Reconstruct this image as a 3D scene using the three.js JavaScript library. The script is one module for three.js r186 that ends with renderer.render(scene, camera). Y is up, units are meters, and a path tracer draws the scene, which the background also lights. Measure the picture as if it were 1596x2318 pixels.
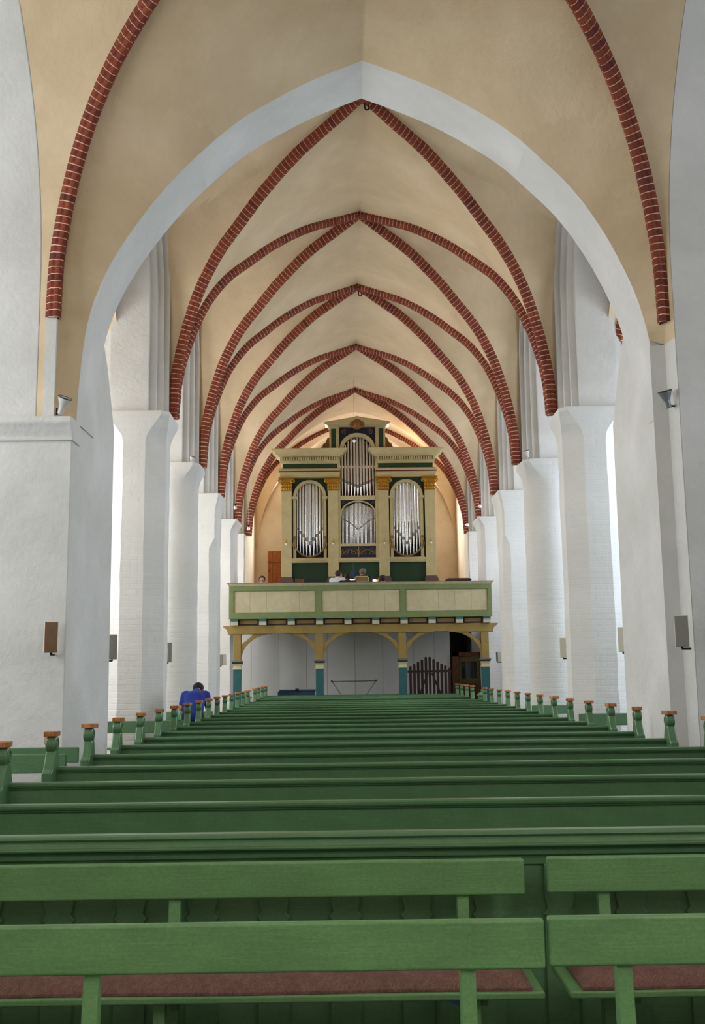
import * as THREE from 'three';
import { RoundedBoxGeometry } from 'three/addons/geometries/RoundedBoxGeometry.js';
import { mergeGeometries, toCreasedNormals, mergeVertices } from 'three/addons/utils/BufferGeometryUtils.js';
import { RectAreaLightUniformsLib } from 'three/addons/lights/RectAreaLightUniformsLib.js';

// ---------------------------------------------------------------- camera, light, exposure
const scene = new THREE.Scene();
scene.background = new THREE.Color(0.72, 0.82, 0.95);
const renderer = new THREE.WebGLRenderer({ antialias: true });
renderer.toneMapping = THREE.LinearToneMapping;
renderer.toneMappingExposure = 0.92;
renderer.shadowMap.enabled = true;
const camera = new THREE.PerspectiveCamera(2 * Math.atan(1159 / 2320) * 180 / Math.PI, 1596 / 2318, 0.05, 200);
{
  // axes of the church as the lens sees them: slight upward tilt and roll
  const right = new THREE.Vector3(0.999906, 0.010685, -0.00854), up = new THREE.Vector3(-0.01186, 0.98831, -0.151999), back = new THREE.Vector3(0.006816, 0.152086, 0.988344);
  const m = new THREE.Matrix4().makeBasis(right, up, back).transpose();
  camera.quaternion.setFromRotationMatrix(m);
  camera.position.set(-0.38, 1.62, 0);
}
scene.add(camera);
RectAreaLightUniformsLib.init();
const DAY_LEFT = [1.0, 0.985, 0.95], DAY_RIGHT = [0.74, 0.87, 1.0], DAY_WARM = [1.0, 0.92, 0.8];
const L_NAVE_LEFT = 7.6, L_NAVE_RIGHT = 6.8, L_CROSS_LEFT = 5.8, L_CROSS_RIGHT = 1.2, L_CHANCEL_LEFT = 2.6, L_CHANCEL_RIGHT = 8.6;
// x, y, z of the window centre, width, height, direction it faces (+1 = towards +x), radiance, colour
const WINDOWS = [];
const NAVE_Z = [-12.98, -17.86, -21.65, -24.96, -28.43, -31.48, -35.0];
for (let i = 0; i < 6; i++) {
  const z = (NAVE_Z[i] + NAVE_Z[i + 1]) / 2 - (i === 0 ? 0.5 : 0);
  WINDOWS.push([-8.0, 4.9, z, 1.7, 5.4, 1, L_NAVE_LEFT, DAY_LEFT], [8.0, 4.9, z, 1.7, 5.4, -1, L_NAVE_RIGHT, DAY_RIGHT]);
}
WINDOWS.push([-9.4, 5.0, -8, 3.2, 6.4, 1, L_CROSS_LEFT, [0.96, 1.0, 1.0]], [9.4, 5.0, -8, 3.2, 6.4, -1, L_CROSS_RIGHT, DAY_RIGHT]);
WINDOWS.push([-4.1, 5.6, 1.2, 1.8, 5, 1, L_CHANCEL_LEFT, DAY_WARM], [4.1, 5.6, 1.2, 1.8, 5, -1, L_CHANCEL_RIGHT, DAY_WARM]);
// two small windows in the west wall, behind the organ
const WEST_WINDOWS = [[-1.95, 6.9, -35.0, 0.8, 2.9], [2.0, 6.9, -35.0, 0.8, 2.9]];
for (const [x, y, z, w, h] of WEST_WINDOWS) {
  const l = new THREE.RectAreaLight(new THREE.Color().setRGB(1.0, 0.98, 0.93), 22, w, h);
  l.position.set(x, y, z + 0.12); l.lookAt(x, y, z + 5); scene.add(l);
}
for (const [x, y, z, w, h, d, I, c] of WINDOWS) {
  const l = new THREE.RectAreaLight(new THREE.Color().setRGB(...c), I, w, h);
  l.position.set(x + d * 0.16, y, z);
  l.lookAt(x + d * 5, y, z);
  scene.add(l);
}

// ---------------------------------------------------------------- helpers
let seed = 7;
const rnd = () => { seed = (seed * 1664525 + 1013904223) >>> 0; return seed / 4294967296; };
const rr = (a, b) => a + (b - a) * rnd();
const V = (x, y, z) => new THREE.Vector3(x, y, z);
const taken = {};
function numbered(n) { const k = taken[n] = (taken[n] ?? -1) + 1; return k ? `${n}_${String(k).padStart(3, '0')}` : n; }
function clean(g) {
  if (g.index) g = g.toNonIndexed();
  for (const k of Object.keys(g.attributes)) if (!['position', 'normal', 'uv'].includes(k)) g.deleteAttribute(k);
  return g;
}
function uvm(g, s = 1) {           // uv in metres from the dominant axis of each face
  g = clean(g);
  const p = g.attributes.position, n = g.attributes.normal, uv = new Float32Array(p.count * 2);
  for (let t = 0; t < p.count; t += 3) {
    let nx = 0, ny = 0, nz = 0;
    for (let i = t; i < t + 3; i++) { nx += n.getX(i); ny += n.getY(i); nz += n.getZ(i); }
    nx = Math.abs(nx); ny = Math.abs(ny); nz = Math.abs(nz);
    for (let i = t; i < t + 3; i++) {
      const x = p.getX(i), y = p.getY(i), z = p.getZ(i);
      const [u, v] = nx >= ny && nx >= nz ? [z, y] : ny >= nz ? [x, z] : [x, y];
      uv[2 * i] = u * s; uv[2 * i + 1] = v * s;
    }
  }
  g.setAttribute('uv', new THREE.BufferAttribute(uv, 2));
  return g;
}
function join(gs) { return gs.length === 1 ? gs[0] : mergeGeometries(gs.map(clean), false); }
function mesh(name, gs, mat, parent = scene, label) {
  const g = Array.isArray(gs) ? join(gs) : gs;
  const m = new THREE.Mesh(g, mat);
  m.name = parent === scene ? numbered(name) : name;
  m.castShadow = m.receiveShadow = true;
  if (label) m.userData.label = label;
  parent.add(m);
  return m;
}
function thing(name, label, category, pos = [0, 0, 0], turn = 0, group) {
  const o = new THREE.Group(); o.name = numbered(name); o.position.set(...pos); o.rotation.y = turn;
  o.userData = { label, category }; if (group) o.userData.group = group;
  scene.add(o); return o;
}
function tag(o, label, category, group) { Object.assign(o.userData, { label, category }); if (group) o.userData.group = group; return o; }
function struct(name, gs, mat, label) { const m = mesh(name, gs, mat); m.userData.kind = 'structure'; if (label) m.userData.label = label; return m; }
function sgroup(name, label) { const o = new THREE.Group(); o.name = numbered(name); o.userData = { kind: 'structure' }; if (label) o.userData.label = label; scene.add(o); return o; }
function box(x0, x1, y0, y1, z0, z1, s) {
  const g = new THREE.BoxGeometry(Math.abs(x1 - x0), Math.abs(y1 - y0), Math.abs(z1 - z0));
  g.translate((x0 + x1) / 2, (y0 + y1) / 2, (z0 + z1) / 2); return uvm(g, s);
}
function rbox(x0, x1, y0, y1, z0, z1, r = 0.008, seg = 2) {
  const g = new RoundedBoxGeometry(Math.abs(x1 - x0), Math.abs(y1 - y0), Math.abs(z1 - z0), seg, r);
  g.translate((x0 + x1) / 2, (y0 + y1) / 2, (z0 + z1) / 2); return uvm(g);
}
function shapeOf(pts, holes = []) { const s = new THREE.Shape(pts.map(p => new THREE.Vector2(p[0], p[1]))); for (const h of holes) s.holes.push(new THREE.Path(h.map(p => new THREE.Vector2(p[0], p[1])))); return s; }
function extrXY(pts, z0, z1, bevel = 0, holes = []) {      // outline in (x, y), thickness along z
  const g = new THREE.ExtrudeGeometry(shapeOf(pts, holes), { depth: Math.abs(z1 - z0) - 2 * bevel, bevelEnabled: bevel > 0, bevelSize: bevel, bevelThickness: bevel, bevelOffset: -bevel, bevelSegments: 2, curveSegments: 12 });
  g.translate(0, 0, Math.min(z0, z1) + bevel); return uvm(g);
}
function extrZY(pts, x0, x1, bevel = 0) {                  // outline in (z, y), thickness along x
  const g = new THREE.ExtrudeGeometry(shapeOf(pts.map(([z, y]) => [-z, y])), { depth: Math.abs(x1 - x0) - 2 * bevel, bevelEnabled: bevel > 0, bevelSize: bevel, bevelThickness: bevel, bevelOffset: -bevel, bevelSegments: 2 });
  g.rotateY(Math.PI / 2); g.translate(Math.min(x0, x1) + bevel, 0, 0); return uvm(g);
}
function cyl(r0, r1, h, seg = 16, open = false) { return clean(new THREE.CylinderGeometry(r1, r0, h, seg, 1, open)); }
function tube(pts, r, seg = 24, rad = 6, closed = false) { return clean(new THREE.TubeGeometry(new THREE.CatmullRomCurve3(pts, closed), seg, r, rad, closed)); }
function bar(a, b, r, rad = 8) {
  const d = b.clone().sub(a), g = new THREE.CylinderGeometry(r, r, d.length(), rad);
  g.applyQuaternion(new THREE.Quaternion().setFromUnitVectors(V(0, 1, 0), d.clone().normalize()));
  g.translate(...a.clone().add(b).multiplyScalar(0.5).toArray()); return clean(g);
}
function stackBox(rings, seg = 0) {   // rings: [y, x0, x1, z0, z1] from bottom to top, lofted with mitred corners and closed ends
  const pos = [];
  const ring = r => [[r[1], r[0], r[4]], [r[2], r[0], r[4]], [r[2], r[0], r[3]], [r[1], r[0], r[3]]];
  const quad = (a, b, c, d) => pos.push(...a, ...b, ...c, ...a, ...c, ...d);
  for (let i = 0; i + 1 < rings.length; i++) { const A = ring(rings[i]), B = ring(rings[i + 1]); for (let k = 0; k < 4; k++) { const n = (k + 1) % 4; quad(A[k], A[n], B[n], B[k]); } }
  const A = ring(rings[0]), B = ring(rings[rings.length - 1]);
  quad(A[3], A[2], A[1], A[0]); quad(B[0], B[1], B[2], B[3]);
  const g = new THREE.BufferGeometry(); g.setAttribute('position', new THREE.Float32BufferAttribute(pos, 3)); g.computeVertexNormals(); return uvm(g);
}
function gridGeo(P, nu, nv, flip = false, uvS = 1) {        // P[i][j] points, i along nu, j along nv
  const pos = [], uv = [], idx = [];
  for (let i = 0; i <= nu; i++) for (let j = 0; j <= nv; j++) { const p = P[i][j]; pos.push(p.x, p.y, p.z); }
  let u = 0;
  const U = [], W = [];
  for (let i = 0; i <= nu; i++) { if (i) u += P[i][0].distanceTo(P[i - 1][0]); U.push(u); let w = 0; W.push([]); for (let j = 0; j <= nv; j++) { if (j) w += P[i][j].distanceTo(P[i][j - 1]); W[i].push(w); } }
  for (let i = 0; i <= nu; i++) for (let j = 0; j <= nv; j++) uv.push(U[i] * uvS, W[i][j] * uvS);
  for (let i = 0; i < nu; i++) for (let j = 0; j < nv; j++) { const a = i * (nv + 1) + j, b = a + 1, c = a + nv + 1, d = c + 1; flip ? idx.push(a, b, c, b, d, c) : idx.push(a, c, b, b, c, d); }
  const g = new THREE.BufferGeometry();
  g.setAttribute('position', new THREE.Float32BufferAttribute(pos, 3)); g.setAttribute('uv', new THREE.Float32BufferAttribute(uv, 2)); g.setIndex(idx); g.computeVertexNormals();
  return clean(g);
}
function resample(pts, n) {          // n+1 points at equal arc length
  const L = [0]; for (let i = 1; i < pts.length; i++) L.push(L[i - 1] + pts[i].distanceTo(pts[i - 1]));
  const out = []; let k = 0;
  for (let i = 0; i <= n; i++) { const s = L[L.length - 1] * i / n; while (k < L.length - 2 && L[k + 1] < s) k++; out.push(pts[k].clone().lerp(pts[k + 1], (s - L[k]) / Math.max(1e-9, L[k + 1] - L[k]))); }
  return out;
}
function pchip(X, Y) {
  const n = X.length, h = [], d = [], m = [];
  for (let i = 0; i < n - 1; i++) { h.push(X[i + 1] - X[i]); d.push((Y[i + 1] - Y[i]) / h[i]); }
  m[0] = d[0]; m[n - 1] = d[n - 2];
  for (let i = 1; i < n - 1; i++) m[i] = d[i - 1] * d[i] <= 0 ? 0 : 2 * d[i - 1] * d[i] / (d[i - 1] + d[i]);
  return x => { let i = 0; while (i < n - 2 && x > X[i + 1]) i++; const t = (x - X[i]) / h[i], t2 = t * t, t3 = t2 * t; return (2 * t3 - 3 * t2 + 1) * Y[i] + (t3 - 2 * t2 + t) * h[i] * m[i] + (-2 * t3 + 3 * t2) * Y[i + 1] + (t3 - t2) * h[i] * m[i + 1]; };
}
// value noise that tiles, for textures
function tileNoise(P, s) { const r = []; let q = s; for (let i = 0; i < P * P; i++) { q = (q * 1664525 + 1013904223) >>> 0; r.push(q / 4294967296); }
  return (u, v) => { const x = u * P, y = v * P, i = Math.floor(x), j = Math.floor(y), f = x - i, g = y - j, a = f * f * (3 - 2 * f), b = g * g * (3 - 2 * g), R = (ii, jj) => r[((ii % P) + P) % P + (((jj % P) + P) % P) * P];
    return (R(i, j) * (1 - a) + R(i + 1, j) * a) * (1 - b) + (R(i, j + 1) * (1 - a) + R(i + 1, j + 1) * a) * b; }; }
function texture(N, fn, srgb, rx = 1, ry = 1) {
  const d = new Uint8Array(N * N * 4);
  for (let j = 0; j < N; j++) for (let i = 0; i < N; i++) { const c = fn(i / N, j / N); const k = (j * N + i) * 4; for (let q = 0; q < 3; q++) d[k + q] = Math.max(0, Math.min(255, 255 * (Array.isArray(c) ? c[q] : c))); d[k + 3] = 255; }
  const t = new THREE.DataTexture(d, N, N); t.wrapS = t.wrapT = THREE.RepeatWrapping; t.magFilter = t.minFilter = THREE.LinearFilter; if (srgb) t.colorSpace = THREE.SRGBColorSpace; t.repeat.set(rx, ry); t.needsUpdate = true; return t;
}
const n4 = tileNoise(4, 11), n8 = tileNoise(8, 12), n16 = tileNoise(16, 13), n32 = tileNoise(32, 14), n64 = tileNoise(64, 15), n128 = tileNoise(128, 16), n256 = tileNoise(256, 17);
const fbm = (u, v) => 0.5 * n4(u, v) + 0.25 * n8(u, v) + 0.14 * n16(u, v) + 0.07 * n32(u, v) + 0.04 * n64(u, v);

// ---------------------------------------------------------------- materials
const css = c => new THREE.Color(c);
const mottle = (base, amp, tint) => texture(512, (u, v) => { const f = (fbm(u, v) - 0.5) * 2, g = (n64(u, v) - 0.5) * 0.35 + (n16(u + 0.3, v + 0.1) - 0.5) * 0.5; return base.map((b, i) => b * (1 + amp * (f * tint[i] + 0.35 * g))); }, true, 0.28, 0.28);
const bumpPlaster = texture(1024, (u, v) => 0.35 * n8(u, v) + 0.25 * n32(u, v) + 0.2 * n64(u, v) + 0.12 * n128(u, v) + 0.08 * n256(u, v), false, 0.4, 0.4);
const bumpBrick = texture(1024, (u, v) => {
  // whitewashed brickwork: courses 10 cm, bricks 26 cm, thick limewash
  const y = v * 20, r = Math.floor(y), x = u * 8 + (r % 2) * 0.5 + 0.03 * n8(u, v), fx = x - Math.floor(x), fy = y - r + 0.14 * (n16(u, v) - 0.5);
  const e = Math.min(Math.min(fx, 1 - fx) * 2.2, Math.min(fy, 1 - fy)) / 0.16, j = Math.max(0, Math.min(1, e));
  return 0.45 * j * (0.3 + 0.7 * n8(u + 0.2, v)) + 0.25 * n32(u, v) + 0.17 * n64(u, v) + 0.1 * n128(u, v);
}, false, 0.5, 0.5);
const std = o => new THREE.MeshStandardMaterial(o);
const phys = o => new THREE.MeshPhysicalMaterial(o);
const M = {};
M.white = std({ map: mottle([0.86, 0.855, 0.845], 0.075, [1, 1, 1.1]), bumpMap: bumpPlaster, bumpScale: 0.012, roughness: 0.95 });
M.pier = std({ map: mottle([0.87, 0.865, 0.855], 0.05, [1, 1, 1.1]), bumpMap: bumpBrick, bumpScale: 0.006, roughness: 0.95 });
M.vault = std({ map: mottle([0.855, 0.765, 0.635], 0.1, [0.85, 1.0, 1.35]), bumpMap: bumpPlaster, bumpScale: 0.01, roughness: 0.95 });
M.westwall = std({ map: mottle([0.87, 0.825, 0.735], 0.08, [0.8, 1.0, 1.4]), bumpMap: bumpPlaster, bumpScale: 0.012, roughness: 0.95 });
const brickMap = texture(256, (u, v) => { const f = 0.75 + 0.5 * (0.6 * n16(u, v) + 0.4 * n64(u, v)); return [f * 0.78, f * 0.78, f * 0.78]; }, true, 3, 3);
M.brick = ['#a84828', '#983d23', '#b5542e', '#863521'].map(c => std({ color: css(c), map: brickMap, roughness: 0.8, bumpMap: bumpPlaster, bumpScale: 0.004 }));
M.mortar = std({ color: css('#e6cbb4'), roughness: 0.95 });
const paintMap = texture(512, (u, v) => { const f = 0.95 + 0.05 * n8(u, v) + 0.03 * (n64(u * 0.25, v * 4) - 0.5) + 0.06 * (n128(u, v) - 0.5) + 0.04 * (n16(u, v) - 0.5); return [f * 0.92, f * 0.93, f * 0.9]; }, true, 0.8, 0.8);
const paintBump = texture(512, (u, v) => 0.5 * n64(u * 0.2, v * 3) + 0.3 * n128(u * 0.3, v * 2) + 0.2 * n32(u, v), false, 0.9, 0.9);
const paint = (c, r = 0.42) => std({ color: css(c), map: paintMap, bumpMap: paintBump, bumpScale: 0.0006, roughness: r });
M.pew = paint('#658d68', 0.3);
// the benches' paint is chipped in a few places, bare orange wood showing
const CHIPS = [[0.12, 0.31, 0.007, 0.004], [0.47, 0.72, 0.004, 0.006], [0.63, 0.15, 0.009, 0.003], [0.66, 0.155, 0.004, 0.003], [0.85, 0.52, 0.004, 0.005], [0.33, 0.9, 0.006, 0.003], [0.93, 0.83, 0.005, 0.004]];
const benchMap = texture(1024, (u, v) => { const f = 0.95 + 0.05 * n8(u, v) + 0.03 * (n64(u * 0.25, v * 4) - 0.5) + 0.09 * (n256(u, v) - 0.5) + 0.08 * (n16(u, v) - 0.5); for (const [a, b, ru, rv] of CHIPS) if (((u - a) / ru) ** 2 + ((v - b) / rv) ** 2 < 0.7 + 0.6 * n256(u, v)) return [1.0, 0.52, 0.42]; return [f * 0.92, f * 0.93, f * 0.9]; }, true, 0.55, 0.8);
M.bench = std({ color: css('#76a36f'), map: benchMap, bumpMap: paintBump, bumpScale: 0.0006, roughness: 0.4 });
M.frameGreen = paint('#84925f', 0.5);
M.panelCream = paint('#dccdad', 0.6);
M.teal = paint('#2d6d74', 0.5);
M.joistWhite = paint('#d8cdb8', 0.6);
M.ochre = paint('#a98c4c', 0.55);
M.brownPanel = paint('#9a7a4c', 0.6);
M.darkBrown = paint('#3a2118', 0.6);
M.capCream = paint('#e3d9b4', 0.5);
M.grey = paint('#6d757a', 0.5);
M.organ = paint('#d6c496', 0.5);
M.organGreen = paint('#17401f', 0.6);
M.organRed = paint('#7c1d1c', 0.6);
M.organBlue = paint('#0d1533', 0.55);
M.plinth = paint('#6b5148', 0.6);
M.gold = std({ color: css('#b98a34'), metalness: 0.75, roughness: 0.42 });
M.giltDull = std({ color: css('#8f6f3c'), metalness: 0.5, roughness: 0.5 });
M.pipe = std({ color: css('#d8d8d6'), metalness: 1, roughness: 0.24 });
M.pipeMouth = std({ color: css('#8f8a80'), metalness: 0.8, roughness: 0.4 });
M.dark = std({ color: css('#14100e'), roughness: 0.9 });
M.iron = std({ color: css('#1c1815'), roughness: 0.6, metalness: 0.6 });
const woodMap = texture(512, (u, v) => { const g = n8(u, v * 0.5), s = 0.5 + 0.5 * Math.sin((u * 9 + 0.7 * g) * 6.283); const f = 0.72 + 0.22 * s * n16(u, v) + 0.2 * n64(u * 2, v * 0.25); return [f, f * 0.97, f * 0.9]; }, true, 1.2, 1.2);
M.capWood = std({ color: css('#d28a58'), map: woodMap, roughness: 0.6 });
M.doorWood = std({ color: css('#b0682a'), map: woodMap, roughness: 0.5 });
M.woodBrown = std({ color: css('#7a4c28'), map: woodMap, roughness: 0.6 });
M.gate = paint('#3a1418', 0.5);
M.cushion = std({ color: css('#a98378'), roughness: 0.95, map: texture(512, (u, v) => { const a = Math.sin(u * 6.283 * 64), b = Math.sin(v * 6.283 * 64); const f = 0.72 + 0.2 * a * b + 0.15 * (n64(u, v) - 0.5) + 0.12 * (n8(u, v) - 0.5); return [f, f * 0.95, f * 0.95]; }, true, 3, 3), bumpMap: texture(512, (u, v) => 0.5 + 0.5 * Math.sin(u * 6.283 * 64) * Math.sin(v * 6.283 * 64), false, 3, 3), bumpScale: 0.0015 });
M.stone = std({ color: css('#6a6258'), roughness: 0.8, map: paintMap });
M.slats = std({ map: mottle([0.88, 0.88, 0.87], 0.04, [1, 1, 1]), roughness: 0.8 });
M.speaker = std({ color: css('#8f8c84'), roughness: 0.7, bumpMap: texture(64, (u, v) => 0.5 + 0.5 * Math.sin(u * 6.283 * 16) * Math.sin(v * 6.283 * 16), false, 4, 4), bumpScale: 0.001 });
M.speakerBrown = std({ color: css('#8b745c'), roughness: 0.75, map: mottle([0.95, 0.9, 0.85], 0.25, [0.5, 1, 1.2]) });
M.speakerSide = std({ color: css('#d6cfbf'), roughness: 0.7 });
M.lampWhite = std({ color: css('#d9d8d4'), roughness: 0.35 });
M.lampGrey = std({ color: css('#8b9096'), roughness: 0.3, metalness: 0.3 });
M.lens = phys({ color: css('#c4ccd0'), roughness: 0.15, clearcoat: 1 });
M.rim = std({ color: css('#2b3440'), roughness: 0.4 });
M.bulb = phys({ color: css('#e8ebee'), roughness: 0.1, clearcoat: 1 });
M.pane = std({ color: css('#e8f0f8'), emissive: css('#dfeaf6'), emissiveIntensity: 2.5, roughness: 0.6 });

// ---------------------------------------------------------------- the shell: floor, outer walls, roof
struct('floor', box(-10, 10, -0.3, 0, -36, 5), M.stone, 'dark stone church floor');
function wallWithWindows(name, x0, x1, z0, z1, y1, list, label) {       // wall in the (z, y) plane with window openings
  const g = new THREE.Shape([[-z0, 0], [-z1, 0], [-z1, y1], [-z0, y1]].map(p => new THREE.Vector2(...p)));
  for (const [, y, z, w, h] of list) {
    const a = -z - w / 2, b = -z + w / 2, yb = y - h / 2, ys = y + h / 2 - w * 0.75, yt = y + h / 2, p = new THREE.Path();
    p.moveTo(a, yb); p.lineTo(a, ys); p.quadraticCurveTo(a, yt - w * 0.15, (a + b) / 2, yt); p.quadraticCurveTo(b, yt - w * 0.15, b, ys); p.lineTo(b, yb); p.closePath();
    g.holes.push(p);
  }
  const e = new THREE.ExtrudeGeometry(g, { depth: x1 - x0, bevelEnabled: false, curveSegments: 8 });
  e.rotateY(Math.PI / 2); e.translate(x0, 0, 0);
  return struct(name, uvm(e), M.white, label);
}
const winsAt = x => WINDOWS.filter(w => Math.abs(w[0] - x) < 0.01);
wallWithWindows('wall_left', -8.5, -8.0, -35.5, -12.0, 11, winsAt(-8.0), 'whitewashed outer wall of the left aisle');
wallWithWindows('wall_right', 8.0, 8.5, -35.5, -12.0, 11, winsAt(8.0), 'whitewashed outer wall of the right aisle');
wallWithWindows('wall_left_transept', -9.9, -9.4, -12.6, -3.4, 11, winsAt(-9.4));
wallWithWindows('wall_right_transept', 9.4, 9.9, -12.6, -3.4, 11, winsAt(9.4));
wallWithWindows('wall_left_chancel', -4.6, -4.1, -4.0, 4.5, 11, winsAt(-4.1));
wallWithWindows('wall_right_chancel', 4.1, 4.6, -4.0, 4.5, 11, winsAt(4.1));
struct('wall_transept', [box(-9.9, -4.6, 0, 11, -4.0, -3.4), box(4.6, 9.9, 0, 11, -4.0, -3.4), box(-9.4, -5.5, 0, 11, -13.4, -12.9), box(5.5, 9.4, 0, 11, -13.4, -12.9)], M.white);
struct('wall_back', box(-4.6, 4.6, 0, 11, 4.0, 4.5), M.white);
struct('wall_west', extrXY([[-8.5, 0], [8.5, 0], [8.5, 12], [-8.5, 12]], -35.6, -35.0, 0, WEST_WINDOWS.map(([x, y, , w, h]) => [[x - w / 2, y - h / 2], [x - w / 2, y + h / 2 - 0.4], [x, y + h / 2], [x + w / 2, y + h / 2 - 0.4], [x + w / 2, y - h / 2]])), M.westwall, 'cream plastered west wall behind the organ');
struct('roof', [box(-10, 10, 11.6, 12, -36, 5)], M.white);
struct('ceiling_chancel', box(-4.6, 4.6, 10.4, 10.7, -4.0, 4.5), M.vault);
struct('ceiling_transept', [box(-9.9, -4.0, 10.7, 10.9, -12.9, -3.4), box(3.6, 9.9, 10.7, 10.9, -12.9, -3.4)], M.vault);
WINDOWS.forEach(([x, y, z, w, h, d], i) => {
  const g = sgroup('window_' + (i + 1), 'tall pointed church window');
  const p = mesh('pane', box(x - d * 0.22, x - d * 0.2, y - h / 2, y + h / 2, z - w / 2, z + w / 2), M.pane, g);
  for (const k of [-1, 1]) mesh('mullion', box(x - d * 0.2, x - d * 0.12, y - h / 2, y + h / 2, z + k * w / 6 - 0.03, z + k * w / 6 + 0.03), M.grey, g);
});

WEST_WINDOWS.forEach(([x, y, z, w, h], i) => {
  const g = sgroup('window_' + (WINDOWS.length + i + 1), 'small pointed window in the west wall behind the organ');
  mesh('pane', box(x - w / 2, x + w / 2, y - h / 2, y + h / 2, z - 0.3, z - 0.28), M.pane, g);
  mesh('mullion', box(x - 0.03, x + 0.03, y - h / 2, y + h / 2, z - 0.28, z - 0.2), M.grey, g);
});
// ---------------------------------------------------------------- crossing arch, its piers, side arches
const hermite = pts => new THREE.CatmullRomCurve3(pts.map(p => V(p[0], p[1], 0)), false, 'centripetal').getPoints(60).map(p => [p.x, p.y]);
const ARCH_L = hermite([[-3.6, 4.62], [-3.58, 5.1], [-3.5, 5.85], [-3.38, 6.28], [-3.16, 6.76], [-2.71, 7.44], [-2.3, 7.92], [-1.7, 8.48], [-1.31, 8.74], [-0.75, 9.05], [-0.33, 9.23], [-0.08, 9.33]]);
const ARCH_R = hermite([[-0.08, 9.33], [0.25, 9.2], [0.81, 8.95], [1.25, 8.7], [1.75, 8.36], [2.12, 8.01], [2.52, 7.58], [2.85, 7.08], [3.08, 6.62], [3.27, 6.13], [3.38, 5.67], [3.44, 5.2], [3.46, 4.62]]);
const archPath = [...ARCH_L, ...ARCH_R.slice(1)];
{
  const g = sgroup('crossing_arch', 'broad whitewashed pointed arch between crossing and nave');
  mesh('arch', extrXY([[-5.5, 4.62], ...archPath, [5.5, 4.62], [5.5, 11.4], [-5.5, 11.4]], -12.98, -12.1), M.white, g);
  // piers below the arch, deeper than the arch itself; the back part ends in a sloping shoulder
  for (const s of [-1, 1]) {
    const xi = s < 0 ? -3.62 : 3.46, xo = s * 5.5;
    const a = Math.min(xi, xo), b = Math.max(xi, xo);
    mesh('pier', extrZY([[s < 0 ? -12.0 : -12.1, 0], [-14.25, 0], [-14.2, 5.0], [-13.75, 5.75], [-13.2, 6.35], [-12.98, 6.7], [-12.5, 6.7], [-12.5, 4.62], [s < 0 ? -12.0 : -12.1, 4.62]], a + (s < 0 ? 0 : 0), b, 0.012), M.white, g);
  }
  // impost moulding on the left pier only
  mesh('impost', extrZY([[-12.3, 4.36], [-11.985, 4.36], [-11.96, 4.365], [-11.955, 4.385], [-11.975, 4.40], [-11.95, 4.44], [-11.90, 4.51], [-11.865, 4.55], [-11.855, 4.57], [-11.855, 4.63], [-12.3, 4.63]], -5.5, -3.60, 0.006), M.white, g);
  mesh('corner_shaft', [stackBox([[4.63, -3.96, -3.83, -12.2, -11.93], [5.88, -3.95, -3.82, -12.2, -11.9]])], M.white, g);
}
const SIDE = { '-1': { x: -4.05, z: -11.98, y0: 4.63 }, '1': { x: 3.6, z: -11.76, y0: 0 } };
function sideArc(s) {             // far half of a side arch: from its jamb up to the crown, as (z, y)
  const { z } = SIDE[s], out = [], r = 4.25, zc = z + r, n = 28, end = Math.acos((r - (-8 - z)) / r);
  for (let i = 0; i <= n; i++) { const a = end * i / n; out.push([zc - r * Math.cos(a), 6.35 + r * Math.sin(a)]); }
  return out;
}
for (const s of [-1, 1]) {
  const { x, z, y0 } = SIDE[s], far = sideArc(s), near = far.map(([a, y]) => [-16 - a, y]).reverse();
  const top = Math.max(...far.map(p => p[1]));
  const pts = [[-12.4, y0], [z, y0], ...far, ...near.slice(1), [-16 - z, 0], [-3.4, 0], [-3.4, 11.4], [-12.4, 11.4]];
  struct(s < 0 ? 'wall_left_crossing' : 'wall_right_crossing', extrZY(pts, x, s * 5.5, 0.015), M.white, s < 0 ? 'whitewashed side arch left of the crossing' : 'whitewashed side arch right of the crossing');
}

// ---------------------------------------------------------------- vaults and brick ribs
const ribH = pchip([0, 0.012, 0.05, 0.09, 0.15, 0.26, 0.38, 0.5, 0.7, 0.87, 1], [0, 0.13, 0.27, 0.365, 0.475, 0.60, 0.69, 0.775, 0.885, 0.95, 1]);
const webH = pchip([0, 0.012, 0.05, 0.09, 0.15, 0.26, 0.38, 0.5, 0.7, 0.87, 1], [0, 0.13, 0.28, 0.38, 0.49, 0.63, 0.73, 0.815, 0.92, 0.98, 1]);
const sideH = pchip([0, 0.01, 0.03, 0.08, 0.16, 0.3, 0.5, 0.75, 1], [0, 0.3, 0.5, 0.64, 0.75, 0.855, 0.93, 0.985, 1]);
const crossH = pchip([0, 0.0055, 0.027, 0.062, 0.11, 0.173, 0.255, 0.365, 0.55, 0.75, 1], [0, 0.143, 0.262, 0.385, 0.497, 0.595, 0.682, 0.76, 0.87, 0.945, 1]);
function rise(foot, apex, h, n = 90) { const o = []; for (let i = 0; i <= n; i++) { const t = (i / n) ** 2.2; const p = foot.clone().lerp(apex, t); p.y = foot.y + (apex.y - foot.y) * h(t); o.push(p); } return o; }
function levels(pts, n) {          // points at matching fractions of the rise, denser towards the crown
  const y0 = pts[0].y, y1 = pts[pts.length - 1].y, out = []; let k = 0;
  for (let i = 0; i <= n; i++) { const s = i / n, y = y0 + (y1 - y0) * (1 - (1 - s) ** 1.5); while (k < pts.length - 2 && pts[k + 1].y < y) k++; const a = pts[k], b = pts[k + 1]; out.push(a.clone().lerp(b, Math.min(1, Math.max(0, (y - a.y) / Math.max(1e-9, b.y - a.y))))); }
  return out;
}
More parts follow.
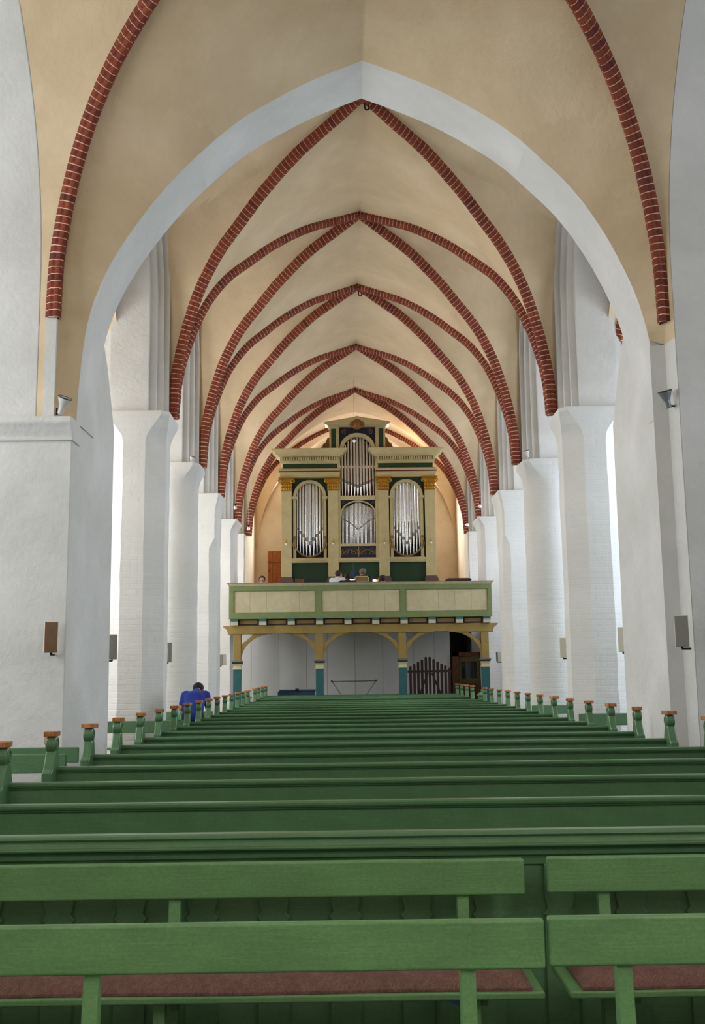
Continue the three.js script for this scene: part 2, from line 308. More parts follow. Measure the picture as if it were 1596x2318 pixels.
function smoothWebs(gs) {           // one plastered skin: normals run on across the seams
  for (const w of gs) {             // every piece faces into the room
    const p = w.attributes.position, n = w.attributes.normal; let s = 0;
    for (let i = 0; i < p.count; i++) s += n.getX(i) * -p.getX(i) + n.getY(i) * (4 - p.getY(i));
    if (s < 0) for (let i = 0; i < p.count; i += 3) for (const at of [p, w.attributes.uv]) for (let k = 0; k < at.itemSize; k++) { const a = at.array, u = (i + 1) * at.itemSize + k, v = (i + 2) * at.itemSize + k, t = a[u]; a[u] = a[v]; a[v] = t; }
  }
  const g = join(gs); g.deleteAttribute('normal'); g.deleteAttribute('uv');
  const m = mergeVertices(g, 2e-3); m.computeVertexNormals(); return uvm(m);
}
function web(a, b, bulge, nu = 40, nv = 8) {
  const A = levels(a, nu), B = levels(b, nu), P = [];
  for (let i = 0; i <= nu; i++) { P.push([]); for (let j = 0; j <= nv; j++) { const u = j / nv, p = A[i].clone().lerp(B[i], u); p.y += bulge * 4 * u * (1 - u) * Math.sin(Math.PI * Math.min(1, i / nu * 1.1)); P[i].push(p); } }
  return gridGeo(P, nu, nv);
}
const prof0 = [[-0.088, -0.06], [-0.088, 0.045], [-0.06, 0.07], [-0.05, 0.105], [-0.028, 0.13], [0.028, 0.13], [0.05, 0.105], [0.06, 0.07], [0.088, 0.045], [0.088, -0.06]], prof = prof0.map(([x, y]) => [x * 0.9, y * 0.9]);
function brickGeo(len, k, j) {
  const pts = prof.map(([x, y]) => [x * k + (j ? rr(-0.0015, 0.0015) : 0), y * k + (j ? rr(-0.0015, 0.0015) : 0)]);
  const g = new THREE.ExtrudeGeometry(shapeOf(pts), { depth: len, bevelEnabled: false }); g.translate(0, 0, -len / 2); return uvm(g);
}
const BR = [0, 1, 2].map(() => brickGeo(0.076, 1, true));
function ribFrames(curve, step) {
  const pts = resample(curve, 400); let L = 0; for (let i = 1; i < pts.length; i++) L += pts[i].distanceTo(pts[i - 1]);
  const n = Math.round(L / step), P = resample(curve, n * 2), out = [];
  const flat = P[P.length - 1].clone().sub(P[0]); flat.y = 0; flat.normalize();
  for (let i = 0; i <= n * 2; i++) {
    const a = P[Math.max(0, i - 1)], b = P[Math.min(n * 2, i + 1)], T = b.clone().sub(a).normalize();
    const side = V(-flat.z, 0, flat.x), N = T.clone().cross(side).normalize(); if (N.y > 0.02 || N.dot(flat) < -0.02) N.negate();
    out.push({ p: P[i], T, N, B: N.clone().cross(T) });
  }
  return out;
}
function makeRib(curve, label, single = true) {
  const F = ribFrames(curve, 0.09), g = sgroup('vault_rib', label);
  const rows = F.map(f => prof.concat([prof[0]]).map(([x, y]) => f.p.clone().addScaledVector(f.B, x * 0.93).addScaledVector(f.N, y * 0.945)));
  mesh('mortar', gridGeo(rows, rows.length - 1, prof.length), M.mortar, g);
  const lump = [];
  for (let i = 1; i < F.length; i += 2) {
    const f = F[i], m = new THREE.Matrix4().makeBasis(f.B, f.N, f.T).setPosition(f.p);
    const geo = BR[Math.floor(rnd() * 3)], mat = M.brick[Math.floor(rnd() * rnd() * 4)];
    if (!single) { lump.push(geo.clone().applyMatrix4(m)); continue; }
    const b = mesh('brick', geo, mat, g); b.applyMatrix4(m);
    b.position.addScaledVector(f.N, rr(-0.002, 0.003)); b.rotateZ(rr(-0.012, 0.012));
  }
  if (!single) mesh('bricks', lump, M.brick[0], g).userData.kind = 'stuff';
  return g;
}
const CAPY = [7.3, 6.09, 5.95, 5.86, 5.74, 5.75, 5.75];
const FOOT_L = [-3.42, -3.42, -3.43, -3.43, -3.37, -3.35, -3.35], FOOT_R = [3.38, 3.38, 3.37, 3.37, 3.44, 3.46, 3.46];
const BOSSY = [10.86, 10.84, 10.68, 10.30, 10.00, 9.85];
const ORD = ['first', 'second', 'third', 'fourth', 'fifth', 'sixth', 'seventh', 'eighth', 'ninth', 'tenth', 'eleventh', 'twelfth', 'thirteenth', 'fourteenth', 'fifteenth', 'sixteenth', 'seventeenth', 'eighteenth', 'nineteenth', 'twentieth', 'twenty-first', 'twenty-second'];
const BOSS = [];
{
  const ceil = sgroup('ceiling', 'cream plastered rib vault of the nave');
  for (let b = 0; b < 6; b++) {
    const za = NAVE_Z[b], zc = NAVE_Z[b + 1], zm = (za + zc) / 2, boss = V(0, BOSSY[b], zm), gs = [];
    BOSS.push(boss);
    const tA = V(0, b ? (BOSSY[b - 1] + BOSSY[b]) / 2 - 0.28 : 10.45, za), tC = V(0, b < 5 ? (BOSSY[b] + BOSSY[b + 1]) / 2 - 0.28 : 9.6, zc);
    for (const s of [-1, 1]) {
      const FX = s < 0 ? FOOT_L : FOOT_R;
      const fA = V(FX[b], CAPY[b], za), fC = V(FX[b + 1], CAPY[b + 1], zc), sideApex = V(s * 3.5, BOSSY[b] - 0.75, zm);
      const rA = rise(fA, boss, ribH), rC = rise(fC, boss, ribH);
      gs.push(web(rA, rise(fA, tA, webH), 0.04), web(rC, rise(fC, tC, webH), 0.04), web(rA, rise(V(s * 3.5, fA.y, fA.z), sideApex, sideH), 0.04), web(rC, rise(V(s * 3.5, fC.y, fC.z), sideApex, sideH), 0.04));
      const side = s < 0 ? 'left' : 'right';
      makeRib(rA, `red brick rib rising from ${side} towards the ${ORD[b]} nave boss, near half`);
      if (b < 5) makeRib(rC, `red brick rib rising from ${side} towards the ${ORD[b]} nave boss, far half`);
    }
    mesh('vault_web', smoothWebs(gs), M.vault, ceil);
    // aisle vaults
    for (const s of [-1, 1]) {
      const xi = s * 4.35, xo = s * 8.0, y0 = 6.0, bo = V((xi + xo) / 2, 9.6, zm), ag = [];
      for (const [xx, yy] of [[xi, y0], [xo, 5.6]]) for (const zz of [za, zc]) {
        const f = V(xx, yy, zz), r = rise(f, bo, ribH);
        ag.push(web(r, rise(f, V(bo.x, 9.3, zz), ribH), 0.04, 20, 4), web(r, rise(f, V(xx, 9.3, zm), ribH), 0.04, 20, 4));
        if (s > 0 && b < 3) makeRib(r, `red brick rib of the right aisle vault`, false);
      }
      mesh('aisle_vault_web', ag, M.vault, ceil);
    }
  }
}
{ // crossing vault
  const boss = V(0, 10.15, -8), gs = [];
  const ceil = sgroup('ceiling_crossing', 'cream plastered rib vault over the crossing');
  for (const s of [-1, 1]) {
    const foot = s < 0 ? V(-3.87, 5.86, -11.93) : V(3.54, 5.72, -11.90);
    const rib = rise(foot, boss, crossH), arch = (s < 0 ? ARCH_L : ARCH_R.slice().reverse()).map(([x, y]) => V(x, y, -12.1)).filter(p => s < 0 || p.y >= 5.5);
    const y0 = s < 0 ? 4.62 : 5.5, wr = s < 0 ? [V(foot.x, 4.62, foot.z), ...rib] : [V(3.565, 5.5, -12.05), ...rib];
    const side = [V(SIDE[s].x, y0, SIDE[s].z), ...sideArc(s).map(([z, y]) => V(SIDE[s].x, y, z))];
    gs.push(web(wr, arch, 0.03, 60, 14), web(wr, side, 0.03, 60, 14));
    if (s > 0) {                     // whitewashed corner below the web
      const up = (x, z) => [V(x, 0, z), V(x, 5.5, z)];
      struct('trim_1', [web(up(3.565, -12.05), up(arch[0].x, -12.1), 0, 6, 2), web(up(3.565, -12.05), up(SIDE[1].x, SIDE[1].z), 0, 6, 2)], M.white);
    }
    const mir = pts => pts.map(p => V(p.x, p.y, -16 - p.z));
    gs.push(web(mir(wr), mir(arch), 0.03), web(mir(wr), mir(side), 0.03));
    makeRib(rib, s < 0 ? 'red brick rib at upper left above the crossing' : 'red brick rib at upper right above the crossing');
  }
  mesh('vault_web', smoothWebs(gs), M.vault, ceil);
  struct('wall_chancel_arch', extrXY([[-4.6, 5.3], [-3.62, 5.3], ...archPath.filter(p => p[1] > 5.3), [3.6, 5.3], [4.6, 5.3], [4.6, 11.4], [-4.6, 11.4]], -3.9, -3.5), M.white);
}
// ---------------------------------------------------------------- nave piers with capitals, arcade walls
const SUB = 4;
function ringPts(hx, hz, c, round) {     // 32 points: chamfered rectangle, or circle when round = 1
  const cs = [[hx - c, hz], [hx, hz - c], [hx, -hz + c], [hx - c, -hz], [-hx + c, -hz], [-hx, -hz + c], [-hx, hz - c], [-hx + c, hz]], o = [];
  for (let k = 0; k < 8; k++) for (let q = 0; q < SUB; q++) { const a = cs[k], b = cs[(k + 1) % 8], t = q / SUB; let x = a[0] + (b[0] - a[0]) * t, z = a[1] + (b[1] - a[1]) * t; if (round) { const l = Math.hypot(x, z), R = hx; x = x * (1 - round) + x / l * R * round; z = z * (1 - round) + z / l * R * round; } o.push([x, z]); }
  return o;
}
function pierGeo(cx, cz, rings, crease) {   // rings: [y, hx, hz, chamfer, round, dx]
  const P = [];
  for (const [y, hx, hz, c, ro, dx = 0] of rings) { const r = ringPts(hx, hz, c, ro); r.push(r[0]); P.push(r.map(([x, z]) => V(cx + x + dx, y, cz + z))); }
  let g = gridGeo(P, P.length - 1, 8 * SUB, true);
  const top = P[P.length - 1], s = new THREE.ShapeGeometry(shapeOf(top.slice(0, -1).map(p => [p.x, -p.z]))); s.rotateX(-Math.PI / 2); s.translate(0, top[0].y, 0);
  g = join([g, s]);
  return uvm(toCreasedNormals(g, crease));
}
const PIERS = [
  { hx: 0.5, c: 0.31, round: 0, type: 'octagonal' }, { hx: 0.52, c: 0.3, round: 1, type: 'round' }, { hx: 0.52, c: 0.17, round: 0, type: 'square' }, { hx: 0.52, c: 0.1, round: 0, type: 'square' }, { hx: 0.5, c: 0.03, round: 0, type: 'square' }];
for (let i = 0; i < 5; i++) for (const s of [-1, 1]) {
  const P = PIERS[i], z = NAVE_Z[i + 1], top = CAPY[i + 1], face = [3.49, 3.49, 3.45, 3.40, 3.40][i], cx = s * (face + P.hx);
  const g = sgroup('nave_pier', `${ORD[i]} ${P.type} whitewashed nave pier on the ${s < 0 ? 'left' : 'right'}`);
  const R = [], capH = i === 4 ? 0.04 : i === 3 ? 0.35 : 0.55;
  for (let k = 0; k <= 22; k++) { const y = (top - capH - 0.05) * k / 22; let c = P.c; if (i === 2 && y > top - 1.15) c = 0.05; R.push([y, P.hx + rr(-0.006, 0.006) + 0.012 * (1 - k / 22), P.hx + rr(-0.006, 0.006), c + rr(-0.004, 0.004), P.round, rr(-0.004, 0.004)]); }
  const f = i === 4 ? 0.0 : 0.1;   // how far the capital flares
  for (const [t, e, cc, ro] of [[0, 0.0, 1, 1], [0.25, 0.12, 0.95, 0.9], [0.5, 0.4, 0.75, 0.6], [0.75, 0.8, 0.5, 0.3], [0.88, 1, 0.42, 0.2], [1, 0.95, 0.4, 0.18]])
    R.push([top - capH + capH * t, P.hx + f * e, P.hx + f * e, Math.max(0.03, (i === 2 && 0.05) || P.c * cc), P.round * ro, 0]);
  mesh('shaft', pierGeo(cx, z, R, 0.35), i === 1 ? M.pier : M.pier, g);
}
function arcadePts(half, springs, crown) {  // bottom edge steps along the piers, arches between; (z, y) outline
  const pts = [[-12.9, 11.4], [-12.9, 0.0 + 6.0], [-14.2 + (0.5 - half) * 0.6, 6.0]];
  pts.length = 2;
  for (let b = 0; b < 5; b++) {
    const zs = b === 0 ? -13.05 + (0.46 - half) * 0.3 : NAVE_Z[b] - half, ze = b === 5 ? -35.0 : NAVE_Z[b + 1] + half, zm = (zs + ze) / 2, w = Math.abs(ze - zs) / 2, y0 = b === 0 ? 6.2 : CAPY[b] - 0.02, y1 = b === 5 ? 5.7 : CAPY[b + 1] - 0.02;
    const ys = springs - 0.1 * b, yc = BOSSY[b] - crown;
    pts.push([zs, y0]);
    const N = 16, R = (w * w + (yc - ys) ** 2) / (2 * w), am = Math.asin(Math.min(1, (yc - ys) / R));
    for (let k = 0; k <= N; k++) { const a = am * k / N; pts.push([zs - (R - R * Math.cos(a)), ys + R * Math.sin(a)]); }
    for (let k = N - 1; k >= 0; k--) { const a = am * k / N; pts.push([ze + (R - R * Math.cos(a)), ys + R * Math.sin(a)]); }
    pts.push([ze, y1]);
  }
  pts.push([-31.9, 5.7], [-31.9, 11.4]);
  return pts;
}
for (const s of [-1, 1]) {
  const g = sgroup(s < 0 ? 'wall_left_arcade' : 'wall_right_arcade', `whitewashed arcade wall above the ${s < 0 ? 'left' : 'right'} nave piers`);
  const lay = [[0.46, 3.78, 4.45, 1.45], [0.34, 3.66, 3.785, 1.3], [0.24, 3.56, 3.665, 1.18], [0.14, 3.47, 3.565, 1.05]];
  for (const [half, a, b, cr] of lay) mesh('arch_order', extrZY(arcadePts(half, 8.2, cr), s * a, s * b, 0), M.white, g);
  mesh('arch_order', extrZY(arcadePts(0.34, 8.2, 1.3), s * 4.45, s * 4.58, 0), M.white, g);
}

struct('wall_left_tower', box(-4.4, -3.45, 0, 11.4, -35.0, -31.9), M.westwall, 'cream plastered side wall left of the organ');
struct('wall_right_tower', box(3.5, 4.4, 0, 11.4, -35.0, -31.9), M.westwall, 'cream plastered side wall right of the organ');

// ---------------------------------------------------------------- pews
const ROWZ = k => -(4.03 + k) * 1.1 - 0.08;         // plane of the pew backs
const END_PROF = (() => {                            // outline of a pew end in (z, y), z towards the camera
  const p = [[-0.13, 0], [0.14, 0], [0.14, 0.9], [0.115, 0.92], [0.105, 0.925], [0.048, 1.045]];
  for (let a = -50; a <= 230; a += 20) p.push([0.066 * Math.cos(a * Math.PI / 180), 1.098 + 0.062 * Math.sin(a * Math.PI / 180)]);
  p.push([-0.05, 1.045], [-0.1, 0.9], [-0.13, 0.85]);
  return p;
})();
const endGeo = extrZY(END_PROF, -0.037, 0.037, 0.012);
const volute = (() => { const pts = []; for (let a = 0; a <= 20; a++) { const t = a / 20, r = 0.05 * (1 - 0.8 * t), q = -0.9 + t * 10; pts.push(V(0, 1.098 + r * Math.sin(q), r * Math.cos(q))); } return tube(pts, 0.006, 40, 5); })();
const capGeo = rbox(-0.05, 0.05, 1.158, 1.193, -0.058, 0.058, 0.004);
function pewEnd(parent, x, inward, dy = 0, dz = 0) {
  const e = mesh('pew_end', endGeo, M.pew, parent); e.position.set(x, dy, dz);
  const v = mesh('scroll', volute, M.pew, e); v.position.x = inward * 0.037;
  const c = mesh('cap', capGeo, M.capWood, e, 'orange-brown wooden cap block'); c.rotation.y = rr(-0.5, 0.5); c.position.x = rr(-0.008, 0.008);
  return e;
}
function railProfile(top) { return [[-0.03, top - 0.06], [-0.012, top - 0.06], [-0.012, top - 0.045], [0.004, top - 0.042], [0.006, top - 0.034], [0.02, top - 0.03], [0.027, top - 0.02], [0.027, top - 0.008], [0.018, top], [-0.03, top]]; }
for (let k = 1; k < 22; k++) {
  const back = k >= 18, x0 = back ? -2.5 : -2.56, x1 = back ? 2.58 : 2.72, dy = back ? 0.03 : 0, top = 0.935 + dy;
  const label = k < 18 ? `green painted pew, ${ORD[k]} row counted from the panelled pew front` : `green painted pew under the gallery, ${ORD[k - 18]} of the four short rows there`;
  const t = thing('pew', label, 'pew', [0, 0, ROWZ(k)], 0, 'green pews filling the nave');
  mesh('back_panel', box(x0, x1, 0.12, top - 0.05, -0.022, 0.0), M.pew, t);
  mesh('top_rail', extrZY(railProfile(top), x0 + 0.03, x1 - 0.03), M.pew, t);
  mesh('seat', rbox(x0 + 0.03, x1 - 0.03, 0.42 + dy, 0.45 + dy, 0.0, 0.36, 0.008), M.pew, t);
  for (const [x, s] of [[x0, 1], [x1, -1]]) pewEnd(t, x, s, dy, 0.02);
}
{ // pew front: the panelled parapet before the first row, with a sloping book ledge
  const t = thing('panelled_pew', 'green panelled pew front with sloping book ledge behind the choir benches', 'pew', [0, 0, ROWZ(0)], 0);
  mesh('panel', box(-2.75, 2.85, 0.02, 0.84, -0.03, 0.0), M.pew, t);
  mesh('ledge', extrZY([[-0.05, 0.88], [-0.05, 0.925], [-0.045, 0.937], [-0.02, 0.942], [0.03, 0.942], [0.042, 0.936], [0.044, 0.926], [0.034, 0.919], [0.028, 0.916], [0.045, 0.892], [0.052, 0.89], [0.058, 0.885], [0.056, 0.879], [0.0, 0.878]], -2.75, 2.85), M.pew, t);
  mesh('moulding', extrZY([[0, 0.80], [0.012, 0.80], [0.015, 0.825], [0.02, 0.835], [0.032, 0.842], [0.034, 0.852], [0.024, 0.86], [0.018, 0.866], [0.014, 0.878], [0.0, 0.88]], -2.75, 2.85), M.pew, t);
  // battens with notched edges between the flat boards
  const bat = [[-0.065, 0.08], [0.065, 0.08], [0.065, 0.56], [0.052, 0.58], [0.068, 0.6], [0.052, 0.62], [0.062, 0.66], [0.062, 0.8], [-0.062, 0.8], [-0.062, 0.66], [-0.052, 0.62], [-0.068, 0.6], [-0.052, 0.58], [-0.065, 0.56]];
  const bg = extrXY(bat, 0.0, 0.018, 0.003);
  for (let x = -2.49; x < 2.8; x += 0.30) { const b = mesh('batten', bg, M.pew, t); b.position.x = x; }
  mesh('base_board', box(-2.75, 2.85, 0, 0.1, 0, 0.025), M.pew, t);
  for (const [x, s] of [[-2.78, 1], [2.88, -1]]) pewEnd(t, x, s, 0, 0.02);
}
for (const [x, s] of [[-2.64, 'left'], [2.73, 'right']]) {   // low end posts with pyramid caps before the short rows
  const t = thing('aisle_post', `short green post with pyramid cap at the ${s} end of the pews by the gallery`, 'post', [x, 0, -23.72]);
  mesh('post', box(-0.08, 0.08, 0, 1.0, -0.08, 0.08), M.pew, t);
  mesh('cap', stackBox([[1.0, -0.11, 0.11, -0.11, 0.11], [1.02, -0.11, 0.11, -0.11, 0.11], [1.09, -0.03, 0.03, -0.03, 0.03]]), M.pew, t);
  const b = new THREE.SphereGeometry(0.03, 10, 8); b.translate(0, 1.115, 0); mesh('finial', clean(b), M.pew, t);
}

// ---------------------------------------------------------------- choir benches in front (they face the camera)
function bench(label, x0, x1, z, top, railH, posts, mat, opt = {}) {
  const t = thing('bench', label, 'bench', [0, 0, z]);
  mesh('back_rail', rbox(x0, x1, top - railH, top, -0.016, 0.016, 0.011, 3), mat, t);
  for (const p of posts) {
    mesh('post', extrZY([[-0.02, 0.0], [0.075, 0.0], [0.055, 0.45], [0.016, top - railH * 0.3], [-0.014, top - railH * 0.3], [-0.014, 0.45]].map(([a, y]) => [a - 0.032, y]), p - 0.024, p + 0.024, 0.004), mat, t);
    if (!opt.noSeat) mesh('leg', rbox(p - 0.022, p + 0.022, 0, 0.42, 0.27, 0.32, 0.004), mat, t);
  }
  if (!opt.noSeat) {
    mesh('seat', rbox(x0, x1, 0.424, 0.452, 0.03, 0.38, 0.009, 3), mat, t);
    for (const p of posts) mesh('bracket', extrZY([[0.0, 0.42], [0.3, 0.42], [0.26, 0.37], [0.0, 0.33]], p + 0.03, p + 0.055), mat, t);
  }
  return t;
}
bench('near left choir bench, back rail running across the bottom left', -2.6, 0.226, -3.33, 0.852, 0.148, [-2.2, -1.172, -0.012], M.bench);
bench('near right choir bench, cut off by the right edge', 0.236, 2.4, -3.33, 0.858, 0.148, [0.472, 1.6], M.bench);
bench('far left choir bench with long mauve cushion, before the pew front', -2.75, 0.336, -4.33, 0.855, 0.142, [-2.0, -1.08, 0.085], M.bench);
bench('far right choir bench with mauve cushion, before the pew front', 0.428, 2.7, -4.33, 0.86, 0.142, [0.658, 1.9], M.bench);
function cushion(label, x0, x1, z, y) {
  const w = x1 - x0, g = new THREE.BoxGeometry(w, 1, 0.29, 80, 1, 12), p = g.attributes.position;
  for (let i = 0; i < p.count; i++) {
    const x = p.getX(i), zz = p.getZ(i), ex = Math.min(1, (w / 2 - Math.abs(x)) / 0.06), ez = Math.min(1, (0.145 - Math.abs(zz)) / 0.06);
    const e = Math.sqrt(Math.max(0, ex)) * Math.sqrt(Math.max(0, ez)), wob = 0.004 * Math.sin(x * 7) + 0.003 * Math.sin(x * 17 + zz * 20);
    p.setY(i, p.getY(i) > 0 ? 0.01 + 0.045 * e + wob * e : 0.0);
    p.setZ(i, zz + 0.006 * Math.sin(x * 5));
  }
  g.computeVertexNormals(); g.translate((x0 + x1) / 2, y, z);
  return tag(mesh('seat_cushion', uvm(g), M.cushion), label, 'cushion');
}
cushion('long mauve woven cushion on the far left choir bench', -2.4, 0.292, -4.105, 0.4535);
cushion('mauve woven cushion on the far right choir bench', 0.475, 2.5, -4.105, 0.4535);
{ const t = tag(mesh('blue_folder', [extrXY([[-0.13, 0.40], [0.07, 0.40], [0.07, 0.325], [0.0, 0.35]], -4.2, -4.19)], std({ color: css('#5a86b8'), roughness: 0.6 })), 'pale blue sheet hanging under the far left choir bench', 'folder'); }

// benches beside the piers, in the side passages
bench('green side bench before the left crossing pier, rear one', -4.6, -3.19, -11.05, 0.85, 0.16, [-4.3, -3.35], M.pew);
bench('green side bench before the left crossing pier, front one', -4.4, -3.08, -10.15, 0.85, 0.18, [-4.1, -3.25], M.pew);
bench('green side bench beside the first left nave pier', -4.75, -2.98, -16.75, 0.85, 0.19, [-4.5, -3.42, -3.2], M.pew);
bench('short green side bench beside the second left nave pier', -4.4, -2.98, -20.4, 0.85, 0.17, [-4.2, -3.2], M.pew);
bench('green side bench beside the first right nave pier', 3.35, 5.2, -16.7, 0.88, 0.19, [3.6, 4.95], M.pew);
bench('green side bench beside the second right nave pier', 3.3, 4.8, -20.6, 0.88, 0.17, [3.5, 4.6], M.pew);
{ const t = thing('spray_bottle', 'small green bottle standing on the side bench next to the man in blue', 'bottle', [-3.06, 0.85, -16.75]);
  mesh('body', clean(new THREE.LatheGeometry([[0, 0], [0.03, 0], [0.033, 0.01], [0.033, 0.06], [0.02, 0.085], [0.012, 0.095], [0.012, 0.105], [0, 0.105]].map(p => new THREE.Vector2(...p)), 16)), std({ color: css('#4fb58a'), roughness: 0.3 }), t);
  const c = cyl(0.014, 0.012, 0.025, 12); c.translate(0, 0.118, 0); mesh('lid', c, M.lampWhite, t);
}

// ---------------------------------------------------------------- organ gallery
const GZ = -27.0;
{
  const g = thing('gallery', 'green and cream wooden organ gallery on posts across the west end', 'gallery', [0, 0, GZ]);
  struct('floor_gallery', box(-3.4, 3.45, 2.97, 3.1, -34.95, -27.06), M.woodBrown, 'wooden floor of the organ gallery');
  // parapet frame
  mesh('bottom_rail', box(-3.42, 3.49, 2.96, 3.12, -0.05, 0.03), M.frameGreen, g);
  mesh('top_frame', box(-3.42, 3.49, 3.70, 3.82, -0.05, 0.03), M.frameGreen, g);
  for (const [a, b] of [[-3.42, -3.30], [-1.14, -0.985], [1.08, 1.225], [3.385, 3.49]]) mesh('stile', box(a, b, 3.12, 3.7, -0.05, 0.03), M.frameGreen, g);
  for (const [a, b] of [[-3.30, -1.14], [-0.985, 1.08], [1.225, 3.385]]) {
    const n = 5, pp = mesh('panel', box(a, b, 3.12, 3.7, -0.05, -0.035), M.panelCream, g);
    for (let i = 0; i < n; i++) mesh('board', rbox(a + (b - a) * i / n + 0.002, a + (b - a) * (i + 1) / n - 0.002, 3.125, 3.695, -0.036, -0.012, 0.003), M.panelCream, pp);
    for (const [c, d, e, f] of [[a, b, 3.12, 3.135], [a, b, 3.685, 3.7], [a, a + 0.014, 3.12, 3.7], [b - 0.014, b, 3.12, 3.7]]) mesh('bead', box(c, d, e, f, -0.03, 0.012), M.frameGreen, pp);
  }
  mesh('handrail', stackBox([[3.82, -3.43, 3.5, -0.07, 0.04], [3.86, -3.45, 3.52, -0.09, 0.075], [3.885, -3.47, 3.54, -0.11, 0.09]]), M.panelCream, g);
  mesh('rail_top', box(-3.48, 3.55, 3.885, 3.9, -0.13, 0.1), M.grey, g);
  // joist ends with brown panels between
  const jx = [-3.28, -2.535, -1.79, -1.045, -0.30, 0.43, 1.175, 1.91, 2.63, 3.35];
  jx.forEach((x, i) => {
    const j = mesh('joist', box(x - 0.092, x + 0.092, 2.80, 2.90, -0.45, 0.02), M.joistWhite, g);
    mesh('joist_top', box(x - 0.095, x + 0.095, 2.90, 2.965, -0.45, 0.03), M.teal, j);
    if (i < jx.length - 1) {
      const a = x + 0.11, b = jx[i + 1] - 0.11, pl = mesh('fascia_board', box(a - 0.02, b + 0.02, 2.80, 2.965, -0.2, -0.12), M.darkBrown, g);
      mesh('fascia_panel', rbox(a + 0.03, b - 0.03, 2.835, 2.935, -0.12, -0.095, 0.006), M.brownPanel, pl);
    }
  });
  // beam with shaped ends
  const be = [[-3.6, 2.795], [-3.585, 2.77], [-3.56, 2.74], [-3.5, 2.70], [-3.47, 2.64], [-3.46, 2.57]];
  mesh('beam', extrXY([...be, [-2.32, 2.575], [-2.3, 2.59], [-1.85, 2.59], [-1.83, 2.575], [-0.3, 2.575], [-0.28, 2.59], [0.38, 2.59], [0.4, 2.575], [1.95, 2.575], [1.97, 2.59], [2.35, 2.59], [2.37, 2.575], ...be.slice().reverse().map(([x, y]) => [0.06 - x, y])], -0.36, -0.12, 0.008), M.ochre, g);
  const cx = [-3.215, -1.055, 1.125, 3.3];
  cx.forEach((x, i) => {
    const p = mesh('column', [stackBox([[0.2, x - 0.1, x + 0.1, -0.34, -0.14], [1.66, x - 0.1, x + 0.1, -0.34, -0.14]]), box(x - 0.13, x + 0.13, 0, 0.2, -0.37, -0.11)], M.teal, g, 'teal painted octagonal column');
    mesh('column_capital', stackBox([[1.655, x - 0.118, x + 0.118, -0.36, -0.12], [1.685, x - 0.118, x + 0.118, -0.36, -0.12], [1.695, x - 0.1, x + 0.1, -0.34, -0.14], [1.74, x - 0.102, x + 0.102, -0.342, -0.138], [1.80, x - 0.125, x + 0.125, -0.365, -0.115]]), M.capCream, p);
    mesh('abacus_band', box(x - 0.128, x + 0.128, 1.80, 1.845, -0.37, -0.11), M.darkBrown, p);
    mesh('abacus', stackBox([[1.845, x - 0.15, x + 0.15, -0.39, -0.09], [1.86, x - 0.15, x + 0.15, -0.39, -0.09], [1.895, x - 0.1, x + 0.1, -0.34, -0.14]]), M.grey, p);
    mesh('upper_post', rbox(x - 0.1, x + 0.1, 1.88, 2.59, -0.34, -0.14, 0.006), M.ochre, g);
    for (const s of [-1, 1]) {
      if ((i === 0 && s < 0) || (i === 3 && s > 0)) continue;
      const o = [], W = 0.82, y0 = 1.92, y1 = 2.585;
      for (let k = 0; k <= 12; k++) { const a = Math.PI / 2 * k / 12; o.push([W - W * Math.cos(a), y0 + (y1 - y0) * Math.sin(a) - 0.005]); }
      const outer = [[W, y1 + 0.005], [0.40, y1 + 0.005], [0.34, 2.575], [0.30, 2.555], [0.27, 2.51], [0.2, 2.46], [0.12, 2.385], [0.075, 2.37], [0.03, 2.32], [0.02, 2.29], [0, 2.27]];
      const pts = [...o, ...outer].map(([u, y]) => [x + s * (0.1 + u), y]);
      mesh('brace', extrXY(s > 0 ? pts : pts.slice().reverse(), -0.31, -0.17, 0.004), M.ochre, g);
    }
  });
}
// partition and door under the gallery
struct('wall_under_gallery', (() => { const gs = []; const xs = [-3.9, -3.1, -2.3, -1.5, -0.9, -0.1, 0.7, 1.6, 2.2, 2.70]; for (let i = 0; i < xs.length - 1; i++) gs.push(rbox(xs[i] + 0.004, xs[i + 1] - 0.004, 0, 2.98, -30.1, -30.0, 0.006)); gs.push(box(-3.9, 2.69, 0, 2.98, -30.1, -30.02)); return gs; })(), M.slats, 'white boarded partition under the gallery');
struct('wall_porch', [box(2.66, 2.70, 0, 2.98, -32.0, -30.0), box(2.7, 4.2, 2.07, 2.98, -32.2, -32.0), box(3.95, 4.2, 0, 2.98, -32.0, -29.2)], M.darkBrown);
{
  const d = sgroup('door_1', 'brown wooden porch door with a three-pane window under the gallery');
  mesh('door_frame', [box(2.72, 2.90, 0, 2.08, -30.05, -29.9), box(2.72, 3.62, 1.96, 2.08, -30.05, -29.9), box(3.5, 3.95, 0, 2.08, -30.05, -29.9)], M.woodBrown, d);
  mesh('leaf', [box(2.90, 3.5, 0, 1.33, -30.03, -29.97), box(2.90, 3.5, 1.82, 1.95, -30.03, -29.97), box(2.90, 2.975, 1.33, 1.82, -30.03, -29.97), box(3.42, 3.5, 1.33, 1.82, -30.03, -29.97)], std({ color: css('#8a7a4a'), map: woodMap, roughness: 0.6 }), d);
  mesh('lower_panel', rbox(2.98, 3.42, 0.3, 1.2, -29.98, -29.955, 0.008), M.woodBrown, d);
  for (const [a, b] of [[2.975, 3.08], [3.1, 3.31], [3.33, 3.42]]) mesh('pane', box(a, b, 1.335, 1.815, -30.01, -30.0), phys({ color: css('#1a1c1c'), roughness: 0.1, clearcoat: 1 }), d);
  for (const x of [3.09, 3.32]) mesh('glazing_bar', box(x - 0.01, x + 0.01, 1.33, 1.82, -30.02, -29.98), M.woodBrown, d);
}
